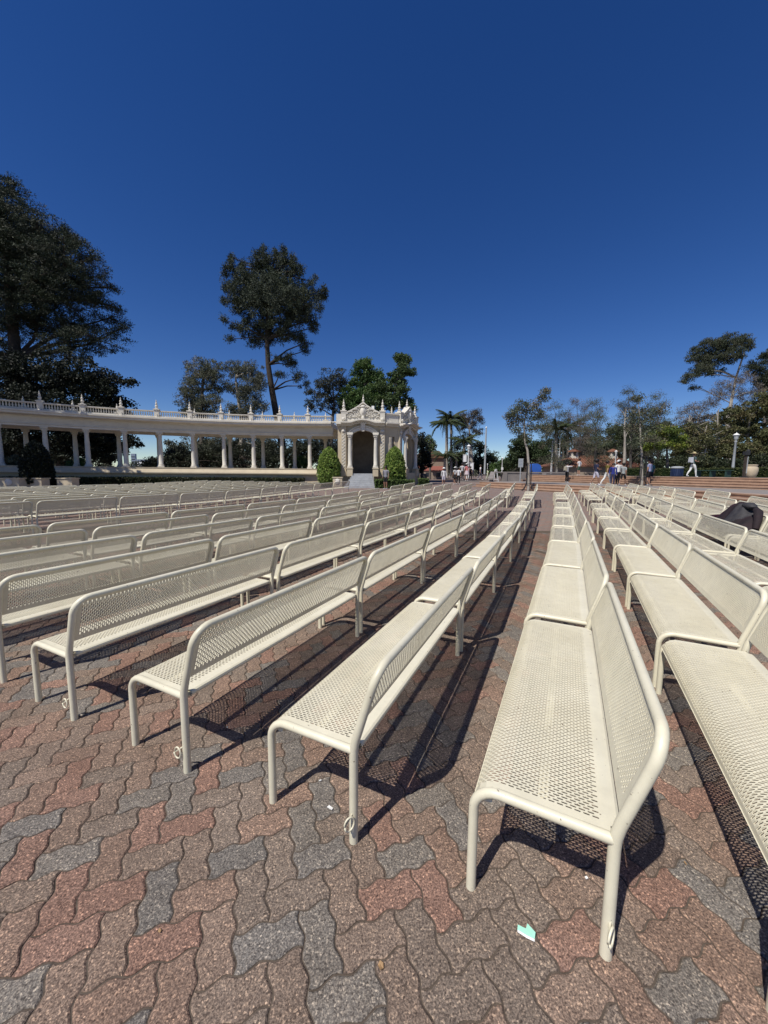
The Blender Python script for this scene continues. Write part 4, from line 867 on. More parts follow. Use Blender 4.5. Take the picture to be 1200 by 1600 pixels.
def palm(px, ytop, d, r, L, label, n=22, base=745, bark=M_PALEBARK, group='palms beyond the plaza'):
    b = at(px, base, d); z0 = plz(b.x, b.y); t = thing('palm_tree', label, 'palm', (b.x, b.y, z0), 0, group); tp = at(px, ytop, d)-Vector((b.x, b.y, z0)); mb = MB()
    mb.tube([Vector((0, 0, -.1)), tp*.15, tp*.5, tp*.9, tp], [r*1.35, r*1.1, r, r*.9, r*.7], 10); mb.build('trunk', bark, t, smooth=True)
    cs = MB(); cs.lathe([(r*.75, -.5), (r*.9, -.2), (r*.6, .35), (r*.2, .7)], n=8); c = cs.build('crownshaft', M_LEAF, t, smooth=True); c.location = tp
    me = c.data; a = me.color_attributes.new('Col', 'FLOAT_COLOR', 'POINT'); a.data.foreach_set('color', [.07, .09, .04, 1]*len(me.vertices))
    rr = random.Random(px)
    for k in range(n):
        o = link('frond', FM[k % 4], t, tp+Vector((0, 0, .15))); o.rotation_euler = (rr.uniform(-.15, .15), rr.uniform(-.35, .25), 2*PI*k/n*1.0+rr.uniform(-.2, .2)+k*2.4); sc_ = L*rr.uniform(.8, 1.15); o.scale = (sc_,)*3
palm(698, 662, 60, .24, 3.4, 'tall king palm, left and lower of two beside the eucalyptus')
palm(705, 654, 63, .2, 3.2, 'thin trunked palm, right of the two tall king palms')
palm(725, 690, 56, .2, 2.4, 'short feathery palm above the white banners')
palm(695, 714, 54, .2, 2.6, 'low bushy palm in front of the red roofed house', 14)
palm(713, 712, 55, .18, 2.3, 'low palm behind the group of walkers', 14)
palm(887, 668, 48, .16, 2.0, 'slender queen palm left of the clay roofed building')
palm(869, 672, 40, .16, 1.9, 'queen palm with drooping fronds behind the white pole', 14)
palm(977, 675, 46, .16, 2.1, 'palm with pale trunk above the right chimney')
palm(944, 700, 44, .15, 1.5, 'small fan of palm fronds above the clay roof', 12)

# hedges and clipped bushes
def hedge(label, cx, cy, sx, sy, h, rz, cols, size=.07, dens=260, z0=None, group='clipped hedges'):
    z = gz(cx, cy) if z0 is None else z0; t = thing('hedge', label, 'hedge', (cx, cy, z), rz, group)
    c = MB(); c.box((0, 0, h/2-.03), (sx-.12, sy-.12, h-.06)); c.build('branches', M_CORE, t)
    rg = np.random.default_rng(int(abs(cx*37+cy*11))); pts = []
    for (u, v, nrm, area) in (('x', 'y', 'top', sx*sy), ('x', 'z', -1, sx*h), ('x', 'z', 1, sx*h), ('y', 'z', -1, sy*h), ('y', 'z', 1, sy*h)):
        n = int(area*dens/6)
        if n < 1: continue
        a, b = rg.uniform(-.5, .5, n), rg.uniform(-.5, .5, n)
        if nrm == 'top': q = np.stack([a*sx, b*sy, np.full(n, h-.03)], 1)
        elif u == 'x': q = np.stack([a*sx, np.full(n, nrm*(sy/2-.04)), (b+.5)*h], 1)
        else: q = np.stack([np.full(n, nrm*(sx/2-.04)), a*sy, (b+.5)*h], 1)
        pts.append(q)
    P_ = np.concatenate(pts); P_ += rg.normal(size=P_.shape)*.02
    V, F, cc = leaf_cloud(P_, np.full(len(P_), size*1.2), 6, size*1.2, cols, 'broad', rg, 1); link('leaves', cloud_mesh('leaves', V, F, cc, M_LEAF), t); return t
HG = [(.05, .075, .02), (.065, .095, .028), (.04, .06, .018)]; HG = [tuple(x*2.1 for x in c) for c in HG]
hedge('low clipped hedge behind the man in the grey shirt', .83, 29.2, 3.1, .9, .66, 0, HG)
hedge('short clipped hedge at the right end of the pavilion', 3.45, 32.4, .9, .9, .6, 0, HG)
hedge('low clipped hedge left of the grey stairs', -4.6, 30.3, 1.2, .6, .6, 0, HG)
def topiary(label, px, d, z0, H, rad, cols=HG):
    p = at(px, 740, d); t = thing('topiary_bush', label, 'bush', (p.x, p.y, z0), 0, 'egg shaped clipped bushes'); c = MB()
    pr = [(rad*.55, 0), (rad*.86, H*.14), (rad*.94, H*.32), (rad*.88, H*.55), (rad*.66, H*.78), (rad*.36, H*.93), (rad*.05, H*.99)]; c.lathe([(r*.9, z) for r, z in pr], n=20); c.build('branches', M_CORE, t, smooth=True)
    rg = np.random.default_rng(int(px)); n = 2100; zz = rg.random(n)*H; rr = np.interp(zz, [q[1] for q in pr], [q[0] for q in pr]); a = rg.random(n)*2*PI; k = 1+.05*np.sin(a*5+zz*4)+rg.normal(size=n)*.025
    V, F, cc = leaf_cloud(np.stack([rr*k*np.cos(a), rr*k*np.sin(a), zz], 1), np.full(n, .1), 9, .1, cols, 'broad', rg, 1); link('leaves', cloud_mesh('leaves', V, F, cc, M_LEAF), t)
TOP = [(.06, .09, .018), (.075, .11, .022), (.045, .07, .016), (.1, .13, .03)]; TOP = [tuple(x*2.6 for x in c) for c in TOP]
topiary('egg shaped clipped green bush left of the arch stairs', 514, 30.6, .5, 3.1, .94, TOP)
topiary('egg shaped clipped green bush right of the arch behind the grey shirt', 616.5, 30.2, .5, 3.15, .9, TOP)
topiary('black looking clipped bush in deep shade at the far left', 58, 24.6, .35, 3.1, .86, DKG)
# long hedge at the foot of the colonnade plinth, following the curve
ht = thing('hedge', 'long dark clipped hedge curving along the foot of the colonnade', 'hedge', (AX, AY+AR, 0), 0, 'clipped hedges')
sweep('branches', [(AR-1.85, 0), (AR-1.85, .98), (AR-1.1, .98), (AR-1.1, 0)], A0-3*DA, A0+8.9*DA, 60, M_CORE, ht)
rg = np.random.default_rng(5); n = 9000; a = rg.uniform(A0-3*DA, A0+8.9*DA, n); fr_ = rg.random(n) < .62
r_ = np.where(fr_, AR-1.88, rg.uniform(AR-1.9, AR-1.05, n)); z_ = np.where(fr_, rg.uniform(.3, 1.0, n), 1.0)
V, F, cc = leaf_cloud(np.stack([AX+r_*np.sin(a)-CO.x, AY+r_*np.cos(a)-CO.y, z_], 1), np.full(n, .1), 6, .11, [(.03, .042, .016), (.04, .05, .02), (.055, .05, .025)], 'broad', rg, 1); link('leaves', cloud_mesh('leaves', V, F, cc, M_LEAF), ht)
# hedge along the upper plaza
for i, (a, b, lab) in enumerate([((982, 32), (1052, 29.5), 'clipped hedge left of the navy rubbish bin'), ((1062, 29), (1165, 24.6), 'clipped hedge behind the low green bench'), ((1180, 24.2), (1260, 22.5), 'clipped hedge right of the sand coloured urn')]):
    p, q = at(a[0], 740, a[1]), at(b[0], 740, b[1]); d_ = q-p; c_ = (p+q)/2
    hedge(lab, c_.x, c_.y, math.hypot(d_.x, d_.y), .9, .62, math.atan2(d_.y, d_.x), [(.055, .07, .02), (.075, .085, .025), (.04, .052, .018)], z0=PZ2)
for i, (px, py, d, lab) in enumerate([(28, 718, 27, 'pale rounded shrub behind the shaded clipped bush'), (120, 722, 31, 'light green shrub between two shaded columns'), (470, 720, 37, 'bright green shrub behind the right hand columns'), (238, 722, 60, 'low dark shrubs below the distant city buildings')]):
    b = at(px, 735, d); tree('bush', lab, 'bush', 'shrubs behind the colonnade', d, (px, 735), [(px, 728), (px, 722)], .06, [(px, py, 11, 9), (px+8, py+6, 9, 7), (px-8, py+6, 9, 7)], .16, EUC if i == 0 else GRN if i < 3 else DKG, 'broad', M_GREYBARK, 1.6, 24, .3, zbase=ZP-.6)
tree('tree', 'dark thicket seen between the columns, centre', 'bush', GT, 40, (410, 738), [(410, 730), (410, 720)], .2, [(300, 715, 45, 22), (360, 710, 40, 26), (420, 712, 40, 24), (480, 712, 36, 24), (255, 724, 30, 12), (530, 715, 26, 24)], .24, [(.028, .035, .02), (.038, .044, .026), (.022, .028, .018)], 'broad', M_BARK, 1.2, 28, .55)

# ------------------------------------------------------------------ far ground, hills of planting, houses
def up_at(px, py, d): p = at(px, py, d); return p
# brown and red roofed house left of the palms
hp = at(672, 742, 66); hz = .45; house = thing('house', 'small house with brown upper roof and red lower roof beyond the pavilion', 'house', (hp.x, hp.y, hz))
S = 66/F_PX
h_ = MB(); h_.box((0, 2, 1.9), (5.2, 4.5, 4.0)); h_.build('wall', M_WALL, house)
h_ = MB(); h_.prism([(-3.0, 3.75), (3.0, 3.75), (1.4, 5.0), (-1.4, 5.0)], -.6, 4.8); h_.build('upper_roof', M_BROWN, house)
h_ = MB(); h_.add([(-2.2, -2.2, 1.55), (2.9, -2.2, 1.55), (2.9, -.2, 2.35), (-2.2, -.2, 2.35), (-2.2, -2.2, 1.45), (2.9, -2.2, 1.45), (2.9, -.2, 2.2), (-2.2, -.2, 2.2)], [(0, 1, 2, 3), (7, 6, 5, 4), (0, 4, 5, 1), (1, 5, 6, 2), (3, 7, 4, 0)]); h_.build('lower_roof', M_RED, house)
h_ = MB(); h_.box((.3, -1.2, .7), (4.2, 1.8, 1.5)); h_.build('porch_wall', M_WALL, house)
for x in (-.6, 1.2): h_ = MB(); h_.box((x, -2.12, .85), (.8, .06, .7)); h_.build('window', M_PANE, house)
# low clay roofed hall with two little roofed chimneys
hp = at(930, 742, 41); hall = thing('clay_roofed_hall', 'low hall with clay tile hip roof and two roofed chimneys', 'building', (hp.x, hp.y, 1.5), R(-8)); hall.scale = (.86,)*3
h_ = MB(); h_.box((0, 3, .6), (9.6, 6, 1.4)); h_.build('wall', M_WALL, hall)
for side, vs in enumerate([[(-5.6, -.4, 1.2), (5.6, -.4, 1.2), (3.2, 3, 2.6), (-1.6, 3, 2.6)], [(-5.6, 6.4, 1.2), (-5.6, -.4, 1.2), (-1.6, 3, 2.6)], [(5.6, -.4, 1.2), (5.6, 6.4, 1.2), (3.2, 3, 2.6)], [(5.6, 6.4, 1.2), (-5.6, 6.4, 1.2), (-1.6, 3, 2.6), (3.2, 3, 2.6)]]):
    h_ = MB(); n = len(vs); lo = [(x, y, z-.12) for x, y, z in vs]; h_.add(vs+lo, [tuple(range(n)), tuple(range(2*n-1, n-1, -1))]+[(i, n+i, n+(i+1) % n, (i+1) % n) for i in range(n)]); rf = h_.build('roof', M_CLAY, hall)
    if side == 0:
        rib = MB()
        for i in range(36):
            t = (i+.5)/36; a = Vector((-5.6+11.2*t, -.42, 1.23)); xt = min(max(-5.6+11.2*t, -1.6), 3.2); k = 1.0
            if a.x < -1.6: k = (a.x+5.6)/4.0
            if a.x > 3.2: k = (5.6-a.x)/2.4
            rib.tube([a, Vector((a.x, -.42+3.4*k, 1.23+1.4*k))], .055, 5)
        rt = rib.build('tile_rows', M_CLAY, rf); rt['kind'] = 'stuff'
for cx in (-1.9, 3.0):
    c_ = MB()
    for sx in (-.28, .28):
        for sy in (-.2, .2): c_.box((cx+sx, 2.4+sy, 2.75), (.22, .2, .75))
    c_.box((cx, 2.4, 2.2), (.9, .7, .7)); ch = c_.build('chimney', M_STUCCO, hall)
    c_ = MB(); c_.lathe([(.85, 3.1), (.8, 3.18), (.5, 3.35), (.12, 3.5)], (cx, 2.4, 0), 4); c_.build('chimney_roof', M_CLAY, ch)
# distant city between the columns
for px, y0, y1, wd, m_, lab in ((210, 709, 726, 6, M_CITY, 'distant grey high rise seen between two columns'), (226, 718, 722, 20, M_CITY, 'distant long grey blue office block between the columns'), (222, 722, 725, 10, M_CITYW, 'distant low white roofed building between the columns')):
    d = 600 if m_ is M_CITY else 300; p = at(px, 728, d); tp = at(px, y0, d); t = thing('city_building', lab, 'building', (p.x, p.y, -3), R(10)); H_ = tp.z+3; W_ = wd*d/F_PX
    b_ = MB(); b_.box((0, 0, H_/2), (W_, W_*.7, H_)); b_.build('wall', m_, t)
    for r_ in range(4):
        b_ = MB(); b_.box((0, -W_*.35-.1, H_*(.45+.13*r_)), (W_*.9, .15, H_*.04)); b_.build('window', M_PANE, t)
# far woodland closing the horizon
def woodland(name, label, pts, cols, size, n_per, seed):
    rg = np.random.default_rng(seed); cs, rs = [], []
    for px, ytop, d, wpx in pts:
        for _ in range(int(wpx*1.4)):
            x = px+rg.uniform(-.5, .5)*wpx; y = rg.uniform(ytop, 741); cs.append(W3d(x, y, d*rg.uniform(.96, 1.06))); rs.append(d*.012)
    V, F, cc = leaf_cloud(cs, rs, n_per, size, cols, 'broad', rg, .8); o = link(name, cloud_mesh(name, V, F, cc, M_LEAF)); return tag(o, kind='stuff', label=label, cat='woodland')
woodland('far_woodland', 'dark mass of distant trees closing the horizon behind the plaza', [(-120, 690, 66, 160), (20, 690, 62, 160), (130, 695, 62, 110), (290, 690, 60, 60), (350, 690, 60, 90), (440, 695, 60, 90), (530, 690, 58, 80), (690, 712, 80, 70), (740, 716, 85, 70), (800, 722, 90, 60), (830, 700, 62, 60), (880, 690, 60, 70), (940, 680, 60, 70), (1000, 668, 58, 70), (1060, 665, 56, 70), (1110, 650, 54, 70), (1170, 640, 52, 90), (1250, 640, 50, 100)], [(.055, .062, .04), (.065, .07, .045), (.08, .075, .055), (.045, .052, .034)], .3, 34, 21)
woodland('far_woodland', 'low far belt of dark trees on the city horizon', [(-60, 728, 160, 300), (232, 723, 170, 60), (780, 728, 150, 80), (350, 727, 150, 200), (600, 728, 150, 200)], [(.05, .062, .045), (.06, .07, .05)], .8, 20, 22)

# ------------------------------------------------------------------ street furniture
def lamp_post(px, ybase, ytop, d, label, m_, z0=None, sign=False, banners=False, globe=.16):
    b = at(px, ybase, d); z = plz(b.x, b.y) if z0 is None else z0; H = at(px, ytop, d).z-z; t = thing('lamp_post', label, 'lamp post', (b.x, b.y, z), 0, 'lamp posts round the plaza')
    g_ = H/4.2; p = MB(); p.lathe([(.2*g_, 0), (.2*g_, .25*g_), (.14*g_, .35*g_), (.12*g_, .6*g_), (.085*g_, H-.95*g_), (.12*g_, H-.9*g_), (.12*g_, H-.82*g_), (.07*g_, H-.8*g_), (.1*g_, H-.7*g_)], n=12); p.build('post', m_, t, smooth=True)
    p = MB(); p.lathe([(.1*g_, H-.7*g_), (.15*g_, H-.6*g_), (.2*g_, H-.28*g_), (.2*g_, H-.26*g_)], n=8); p.build('lantern', M_GLASS if m_ is M_WHITE else m_, t)
    p = MB(); p.lathe([(.25*g_, H-.27*g_), (.25*g_, H-.23*g_), (.1*g_, H-.1*g_), (.03*g_, H-.07*g_), (.05*g_, H-.03*g_), (.01*g_, H)], n=10); p.build('cap', M_WHITE if m_ is not M_DARK else m_, t, smooth=True)
    for k in range(4):
        a = PI/4+PI/2*k; p = MB(); p.tube([(.11*g_*math.cos(a), .11*g_*math.sin(a), H-.7*g_), (.215*g_*math.cos(a), .215*g_*math.sin(a), H-.26*g_)], .015*g_, 4); p.build('lantern_rib', m_, t)
    if sign: p = MB(); p.box((0, -.14*g_, 1.15*g_*1.2), (.5*g_, .03, .6*g_)); p.build('notice', M_WHITE, t)
    if banners:
        for sx, zz in ((-.45, H-1.8*g_), (.45, H-2.8*g_)):
            p = MB(); p.tube([(0, 0, zz+.55), (sx*1.6, 0, zz+.55)], .025, 6); p.build('banner_arm', m_, t)
            p = MB()
            for i in range(4):
                x0, x1 = sx-.24+.12*i, sx-.24+.12*(i+1); y0, y1 = .03*math.sin(i*1.6), .03*math.sin((i+1)*1.6)
                p.add([(x0, y0, zz-.35), (x1, y1, zz-.35), (x1, y1, zz+.52), (x0, y0, zz+.52)], [(0, 1, 2, 3)])
            bn = p.build('banner', M_CITYW, t); so = bn.modifiers.new('thick', 'SOLIDIFY'); so.thickness = .01
    return t
lamp_post(731, 746, 694, 47, 'white lamp post carrying two white banners behind the walkers', M_WHITE, banners=True)
lamp_post(784, 742, 714, 50, 'small white lamp post left of the grey sign', M_WHITE, sign=True)
lamp_post(875, 742, 711, 42, 'dark topped lamp post with white notice right of the blue booth', M_GREYM, sign=True)
lamp_post(960, 742, 703, 40, 'white lamp post behind the clay roofed hall front', M_WHITE)
lamp_post(1144, 741, 675.5, 25.5, 'tall grey lamp post behind the hedge at the right', M_GREYM, PZ2)
lamp_post(761, 747, 724, 46, 'short white bollard lamp behind the walking child', M_WHITE)
for px, yt, d, r, lab in ((757, 668, 48, .13, 'tall pale flagpole right of the palms'), (861, 690, 41, .12, 'plain white pole left of the lamp with notice'), (872, 688, 43, .1, 'thin white pole right behind the lamp with notice')):
    b = at(px, 744, d); z = plz(b.x, b.y); t = thing('pole', lab, 'pole', (b.x, b.y, z), 0, 'tall poles'); H = at(px, yt, d).z-z
    p = MB(); p.tube([(0, 0, 0), (0, 0, H*.5), (0, 0, H)], [r, r*.85, r*.6], 10); p.build('shaft', M_GREYM if px == 757 else M_WHITE, t, smooth=True); p = MB(); p.ball((0, 0, H), r*.9, 8); p.build('ball', M_WHITE, t, smooth=True)
b = at(813, 738, 33.5); z = PZ1; t = thing('sign', 'grey rectangular sign board on post left of the sycamore', 'sign', (b.x, b.y, z)); zt = at(813, 716.5, 33.5).z-z; zb = at(813, 730, 33.5).z-z
p = MB(); p.box((0, 0, (zt+zb)/2), (.42, .05, zt-zb)); p.build('board', M_GREYM, t); p = MB(); p.box((0, 0, zb/2), (.07, .04, zb)); p.build('post', M_GREYM, t)
for i in range(5): p = MB(); p.box((0, -.03, zt-.12-.13*i), (.3, .012, .035)); p.build('text_line', M_CITY, t)
b = at(834, 741, 36); t = thing('blue_booth', 'bright blue booth with rounded top behind the young sycamore', 'booth', (b.x, b.y, PZ1)); zt = at(834, 724.5, 36).z-PZ1
pl = [(-.5, 0), (.5, 0), (.5, zt-.42)]+[(.5*math.cos(a), zt-.42+.42*math.sin(a)) for a in [PI*i/10 for i in range(1, 10)]]+[(-.5, zt-.42)]
p = MB(); p.prism(pl, -.5, .5); p.build('shell', M_BLUE, t); p = MB(); p.prism([(x*.7, .05+z*.86) for x, z in pl], -.53, -.5); p.build('door', M_BLUE, t)
p = MB(); p.prism([(-.5, 0), (-.36, 0), (-.36, zt*.6), (-.5, zt*.6)], -.56, -.535); p.box((.28, -.55, zt*.45), (.05, .05, .12)); p.build('handle', M_NAVY, t)
# white folding frame
b = at(774, 752, 37); t = thing('folding_frame', 'tall white folding frame standing at the left end of the steps', 'stand', (b.x, b.y, gz(b.x, b.y))); H = 1.5
for sx in (-1, 1):
    for sy in (-.25, .25): p = MB(); p.tube([(sx*.3, sy, 0), (sx*.05, sy*.3, H)], .03, 6); p.build('leg', M_WHITE, t)
p = MB(); p.box((0, 0, H), (.16, .26, .06)); p.build('top', M_WHITE, t); p = MB(); p.tube([(-.2, -.25, .5), (.2, -.25, .5)], .02, 6); p.build('stretcher', M_WHITE, t)
# stone wall with balusters left of the second flight
def wall_run(label, P, Q, z0, h0, h1):
    P, Q = Vector((*P, 0)), Vector((*Q, 0)); d = Q-P; L = d.length; t = thing('stone_wall', label, 'wall', (P.x, P.y, z0), math.atan2(d.y, d.x), 'low stone walls')
    c = MB(); c.prism([(0, h0-.12), (L, h1-.12), (L, h1), (0, h0)], -.2, .2); c.build('coping', M_TREAD if False else M_PLAZA, t)
    return t, L
t, L = wall_run('low stone wall with pale coping behind the staked sycamore', (10.0, 34.5), (17.2, 35.2), PZ1-.15, 1.02, 1.02)
c = MB(); c.prism([(1.2, -.2), (L, -.2), (L, .88), (1.2, .88)], -.15, .15); c.build('wall', M_PLAZA, t)
for x in (1.2, 3.0, 5.0): c = MB(); c.box((x, 0, .38), (.42, .46, 1.2)); c.build('pier', M_PLAZA, t)
t, L = wall_run('sloping stone balustrade at the left end of the wall', (8.9, 31.0), (10.1, 34.5), .45, .75, 1.32)
for i in range(9):
    h = .63+.57*(i+.5)/9; c = MB(); c.box((L*(i+.5)/9, 0, h/2), (.16, .2, h)); c.build('baluster', M_PLAZA, t)
# wooden stakes round the young trees
for bx, by, d, lab in ((826, 753, 25.2, 'dark metal stake guard round the left young sycamore'), (1003, 757, 24, 'dark metal stake guard round the right young sycamore')):
    b = at(bx, by, d); z = plz(b.x, b.y); t = thing('tree_guard', lab, 'tree guard', (b.x, b.y, z), 0, 'tree guards')
    for k in range(4):
        a = PI/2*k+.5; p = MB(); p.tube([(.62*math.cos(a), .62*math.sin(a), 0), (.4*math.cos(a), .4*math.sin(a), .12), (.2*math.cos(a), .2*math.sin(a), .45), (.16*math.cos(a), .16*math.sin(a), 1.9)], .025, 6); p.build('stake', M_DARK, t)
    for zz in (.5, 1.2, 1.85): p = MB(); p.tube([(.19*math.cos(2*PI*i/12), .19*math.sin(2*PI*i/12), zz) for i in range(13)], .014, 5); p.build('hoop', M_DARK, t)
# bin, urn, post, low bench on the upper plaza
b = at(1057, 745, 26); t = thing('rubbish_bin', 'navy rubbish bin with pale lid in front of the hedge', 'bin', (b.x, b.y, PZ2)); p = MB(); p.lathe([(.29, 0), (.33, .05), (.35, .55), (.36, .58)], n=20); p.build('body', M_NAVY, t, smooth=True); p = MB(); p.lathe([(.38, .58), (.39, .64), (.3, .7), (.12, .72)], n=20); p.build('lid', M_GREYM, t, smooth=True)
for k in range(20): p = MB(); p.box((.355*math.cos(k*PI/10), .355*math.sin(k*PI/10), .3), (.02, .05, .48), rz=k*PI/10); p.build('slat', M_NAVY, t)
b = at(1171, 749, 22); t = thing('urn_planter', 'large sand coloured clay urn at the right plaza edge', 'urn', (b.x, b.y, PZ2)); p = MB(); p.lathe([(.2, 0), (.24, .03), (.31, .2), (.345, .4), (.33, .58), (.27, .68), (.26, .7)], n=24); p.build('body', M_URN, t, smooth=True); p = MB(); p.lathe([(.27, .7), (.31, .71), (.31, .76), (.25, .77), (.22, .7)], n=24); p.build('rim', M_URN, t, smooth=True)
b = at(1161.5, 748, 21.8); t = thing('map_post', 'dark weathered post with black head beside the sand coloured urn', 'post', (b.x, b.y, PZ2)); p = MB(); p.box((0, 0, .7), (.1, .1, 1.4)); p.build('post', M_BARK, t); p = MB(); p.box((.02, 0, 1.42), (.26, .2, .2)); p.ball((.1, 0, 1.55), .09, 8); p.build('head', M_DARK, t); p = MB(); p.box((.1, -.02, .75), (.04, .06, 1.0)); p.build('pale_stake', M_GREYM, t); p = MB(); p.box((0, 0, .03), (.3, .3, .06)); p.build('foot', M_DARK, t)
p0, p1 = at(1087, 744, 25.5), at(1141, 746, 23.4); d_ = p1-p0; t = thing('low_bench', 'long low dark green bench in front of the hedge', 'bench', (p0.x, p0.y, PZ2), math.atan2(d_.y, d_.x)); L = math.hypot(d_.x, d_.y); M_GB = mat('green_paint', (.025, .06, .05), rough=.5, noise=.2, nscale=5)
for k in range(4): p = MB(); p.box((L/2, -.18+.12*k, .44), (L, .1, .04)); p.build('slat', M_GB, t)
for x in (.15, L/2, L-.15): p = MB(); p.box((x, 0, .21), (.08, .4, .42)); p.build('leg', M_GB, t)
b = at(662, 748, 34); t = thing('rubbish_bin', 'black rubbish bin between the pavilion and the small hedge', 'bin', (b.x, b.y, gz(b.x, b.y))); p = MB(); p.lathe([(.28, 0), (.3, .05), (.33, .85)], n=18); p.build('body', M_DARK, t, smooth=True); p = MB(); p.lathe([(.35, .85), (.34, .95), (.15, 1.02)], n=18); p.build('lid', M_DARK, t, smooth=True)
# kerb of the planted bed beyond the walkers
p = MB(); p.box((0, 0, .08), (13, .3, .2)); p.build('kerb', M_PLAZA, None, (7.2, 46, .5)); tag(bpy.data.objects['kerb'], kind='structure')

# ------------------------------------------------------------------ people
def person(px, py, d, H, face, label, top, bottom, shorts=False, hair=M_HAIR, hat=None, stride=0., arms='down', skirt=False, long_sleeve=False, bag=None, z0=None, skin=M_SKIN, build=1.0, shoes=(.6, .6, .6), afro=False):
    b = at(px, py, d); z = plz(b.x, b.y) if z0 is None else z0
    root = thing('person', label, 'person', (b.x, b.y, z), face, 'people strolling round the plaza')
    h = H; V = {}; E = []; Rr = {}
    def add(n, p, r, par=None): V[n] = Vector(p)*h; Rr[n] = (r if hasattr(r, '__len__') else (r, r)); E.append((par, n)) if par else None
    B = build                                                         # figure faces +y, x is its right
    add('pelvis', (0, 0, .515), (.088*B, .066*B)); add('waist', (0, .0, .60), (.078*B, .058*B), 'pelvis'); add('chest', (0, .0, .71), (.092*B, .066*B), 'waist'); add('collar', (0, -.004, .80), (.066*B, .048*B), 'chest'); add('neck', (0, 0, .845), .033, 'collar'); add('jaw', (0, .012, .885), (.044, .05), 'neck'); add('brow', (0, .01, .94), (.048, .056), 'jaw'); add('crown', (0, .0, .972), (.035, .042), 'brow')
    for s, sg in (('L', -1), ('R', 1)):
        st = stride*sg
        add('hip'+s, (sg*.052, 0, .49), (.055*B, .058*B), 'pelvis'); kn = (sg*.054, .02+st*.5, .285); an = (sg*.054, st*.9-.0-(.05 if st < 0 else 0), .05+(.03 if st < 0 else 0))
        add('mid'+s, ((sg*.053), .01+st*.25, .39), (.049*B, .052*B), 'hip'+s); add('knee'+s, kn, .037*B, 'mid'+s); add('calf'+s, ((kn[0]+an[0])/2, (kn[1]+an[1])/2-.008, (kn[2]+an[2])/2+.02), .034*B, 'knee'+s); add('ankle'+s, an, .022, 'calf'+s); add('heel'+s, (an[0], an[1]-.018, an[2]-.032), .02, 'ankle'+s); add('toe'+s, (an[0]*1.1, an[1]+.088, an[2]-.036), (.023, .014), 'heel'+s)
        add('sh'+s, (sg*.105*B, -.004, .79), .038*B, 'collar'); a = arms if isinstance(arms, str) else arms[0 if sg < 0 else 1]
        if a == 'down': el, wr = (sg*.135, -.015-st*.3, .635), (sg*.14, .02-st*.5, .50)
        elif a == 'bent': el, wr = (sg*.14, -.03, .64), (sg*.10, .11, .62)
        elif a == 'out': el, wr = (sg*.12, .14, .79), (sg*.09, .28, .83)
        else: el, wr = (sg*.16, .0, .65), (sg*.08, .06, .56)
        add('el'+s, el, .027*B, 'sh'+s); add('wr'+s, wr, .018, 'el'+s); dv = (Vector(wr)-Vector(el)).normalized(); w_ = Vector(wr)
        add('palm'+s, w_+dv*.03, (.021, .012), 'wr'+s)
        sd_ = Vector((0, 1, 0)) if abs(dv.y) < .7 else Vector((0, 0, 1))
        for q in range(4): add('f%d%s' % (q, s), w_+dv*(.058-.004*abs(q-1.5))+sd_*(.016*(q-1.5)/1.5)+Vector((-sg*.006, 0, 0)), .0058, 'palm'+s); add('g%d%s' % (q, s), w_+dv*(.085-.006*abs(q-1.3))+sd_*(.015*(q-1.5)/1.5)+Vector((-sg*.018, 0, 0)), .005, 'f%d%s' % (q, s))
        add('t0'+s, w_+dv*.028+sd_*.028, .0062, 'wr'+s); add('t1'+s, w_+dv*.05+sd_*.038, .0055, 't0'+s)
    names = list(V); me = bpy.data.meshes.new('body'); me.from_pydata([V[n] for n in names], [(names.index(a), names.index(b_)) for a, b_ in E], [])
    o = bpy.data.objects.new('body', me); C.objects.link(o); sk = o.modifiers.new('skin', 'SKIN'); sk.use_smooth_shade = True; sk.branch_smoothing = .6
    for n, sv in zip(names, me.skin_vertices[0].data): sv.radius = (Rr[n][0]*h, Rr[n][1]*h); sv.use_root = (n == 'pelvis')
    o.modifiers.new('sub', 'SUBSURF').levels = 1
    dg = bpy.context.evaluated_depsgraph_get(); me2 = bpy.data.meshes.new_from_object(o.evaluated_get(dg)); me2.name = 'body'
    bpy.data.objects.remove(o); o = link('body', me2, root)
    for M_ in (skin, cloth(top), cloth(bottom), cloth(shoes)): me2.materials.append(M_)
    mi = []
    for p in me2.polygons:
        c = p.center/h; k = 0; armz = abs(c.x) > .118*B or (c.y > .1 and c.z > .58)
        if armz and c.z > .45: k = 1 if (c.z > (.50 if long_sleeve else .70) and not (c.y > .2)) else 0
        elif c.z > .825: k = 0
        elif c.z > .53: k = 1
        elif c.z < .045 + (.03 if stride else 0): k = 3
        elif c.z > (.30 if shorts else 0): k = 2
        mi.append(k)
    me2.polygons.foreach_set('material_index', mi)
    hm = MB(); hr = (.068, .074, .06) if not afro else (.092, .098, .082); hm.ball((0, -.008*h, (.95 if not afro else .965)*h), tuple(x*h for x in hr), 12); hv = hm.build('hair', hair, root, smooth=True)
    fc = MB()
    for sg in (-1, 1): fc.ball((sg*.018*h, .062*h, .925*h), .0055*h, 6)
    fc.ball((0, .066*h, .912*h), (.008*h, .012*h, .012*h), 6, 1); fc.box((0, .06*h, .893*h), (.024*h, .006*h, .005*h))
    for sg in (-1, 1): fc.ball((sg*.052*h, .005*h, .915*h), (.008*h, .014*h, .018*h), 6, 1)
    fc.build('face', [M_DARK, skin], root, smooth=True)
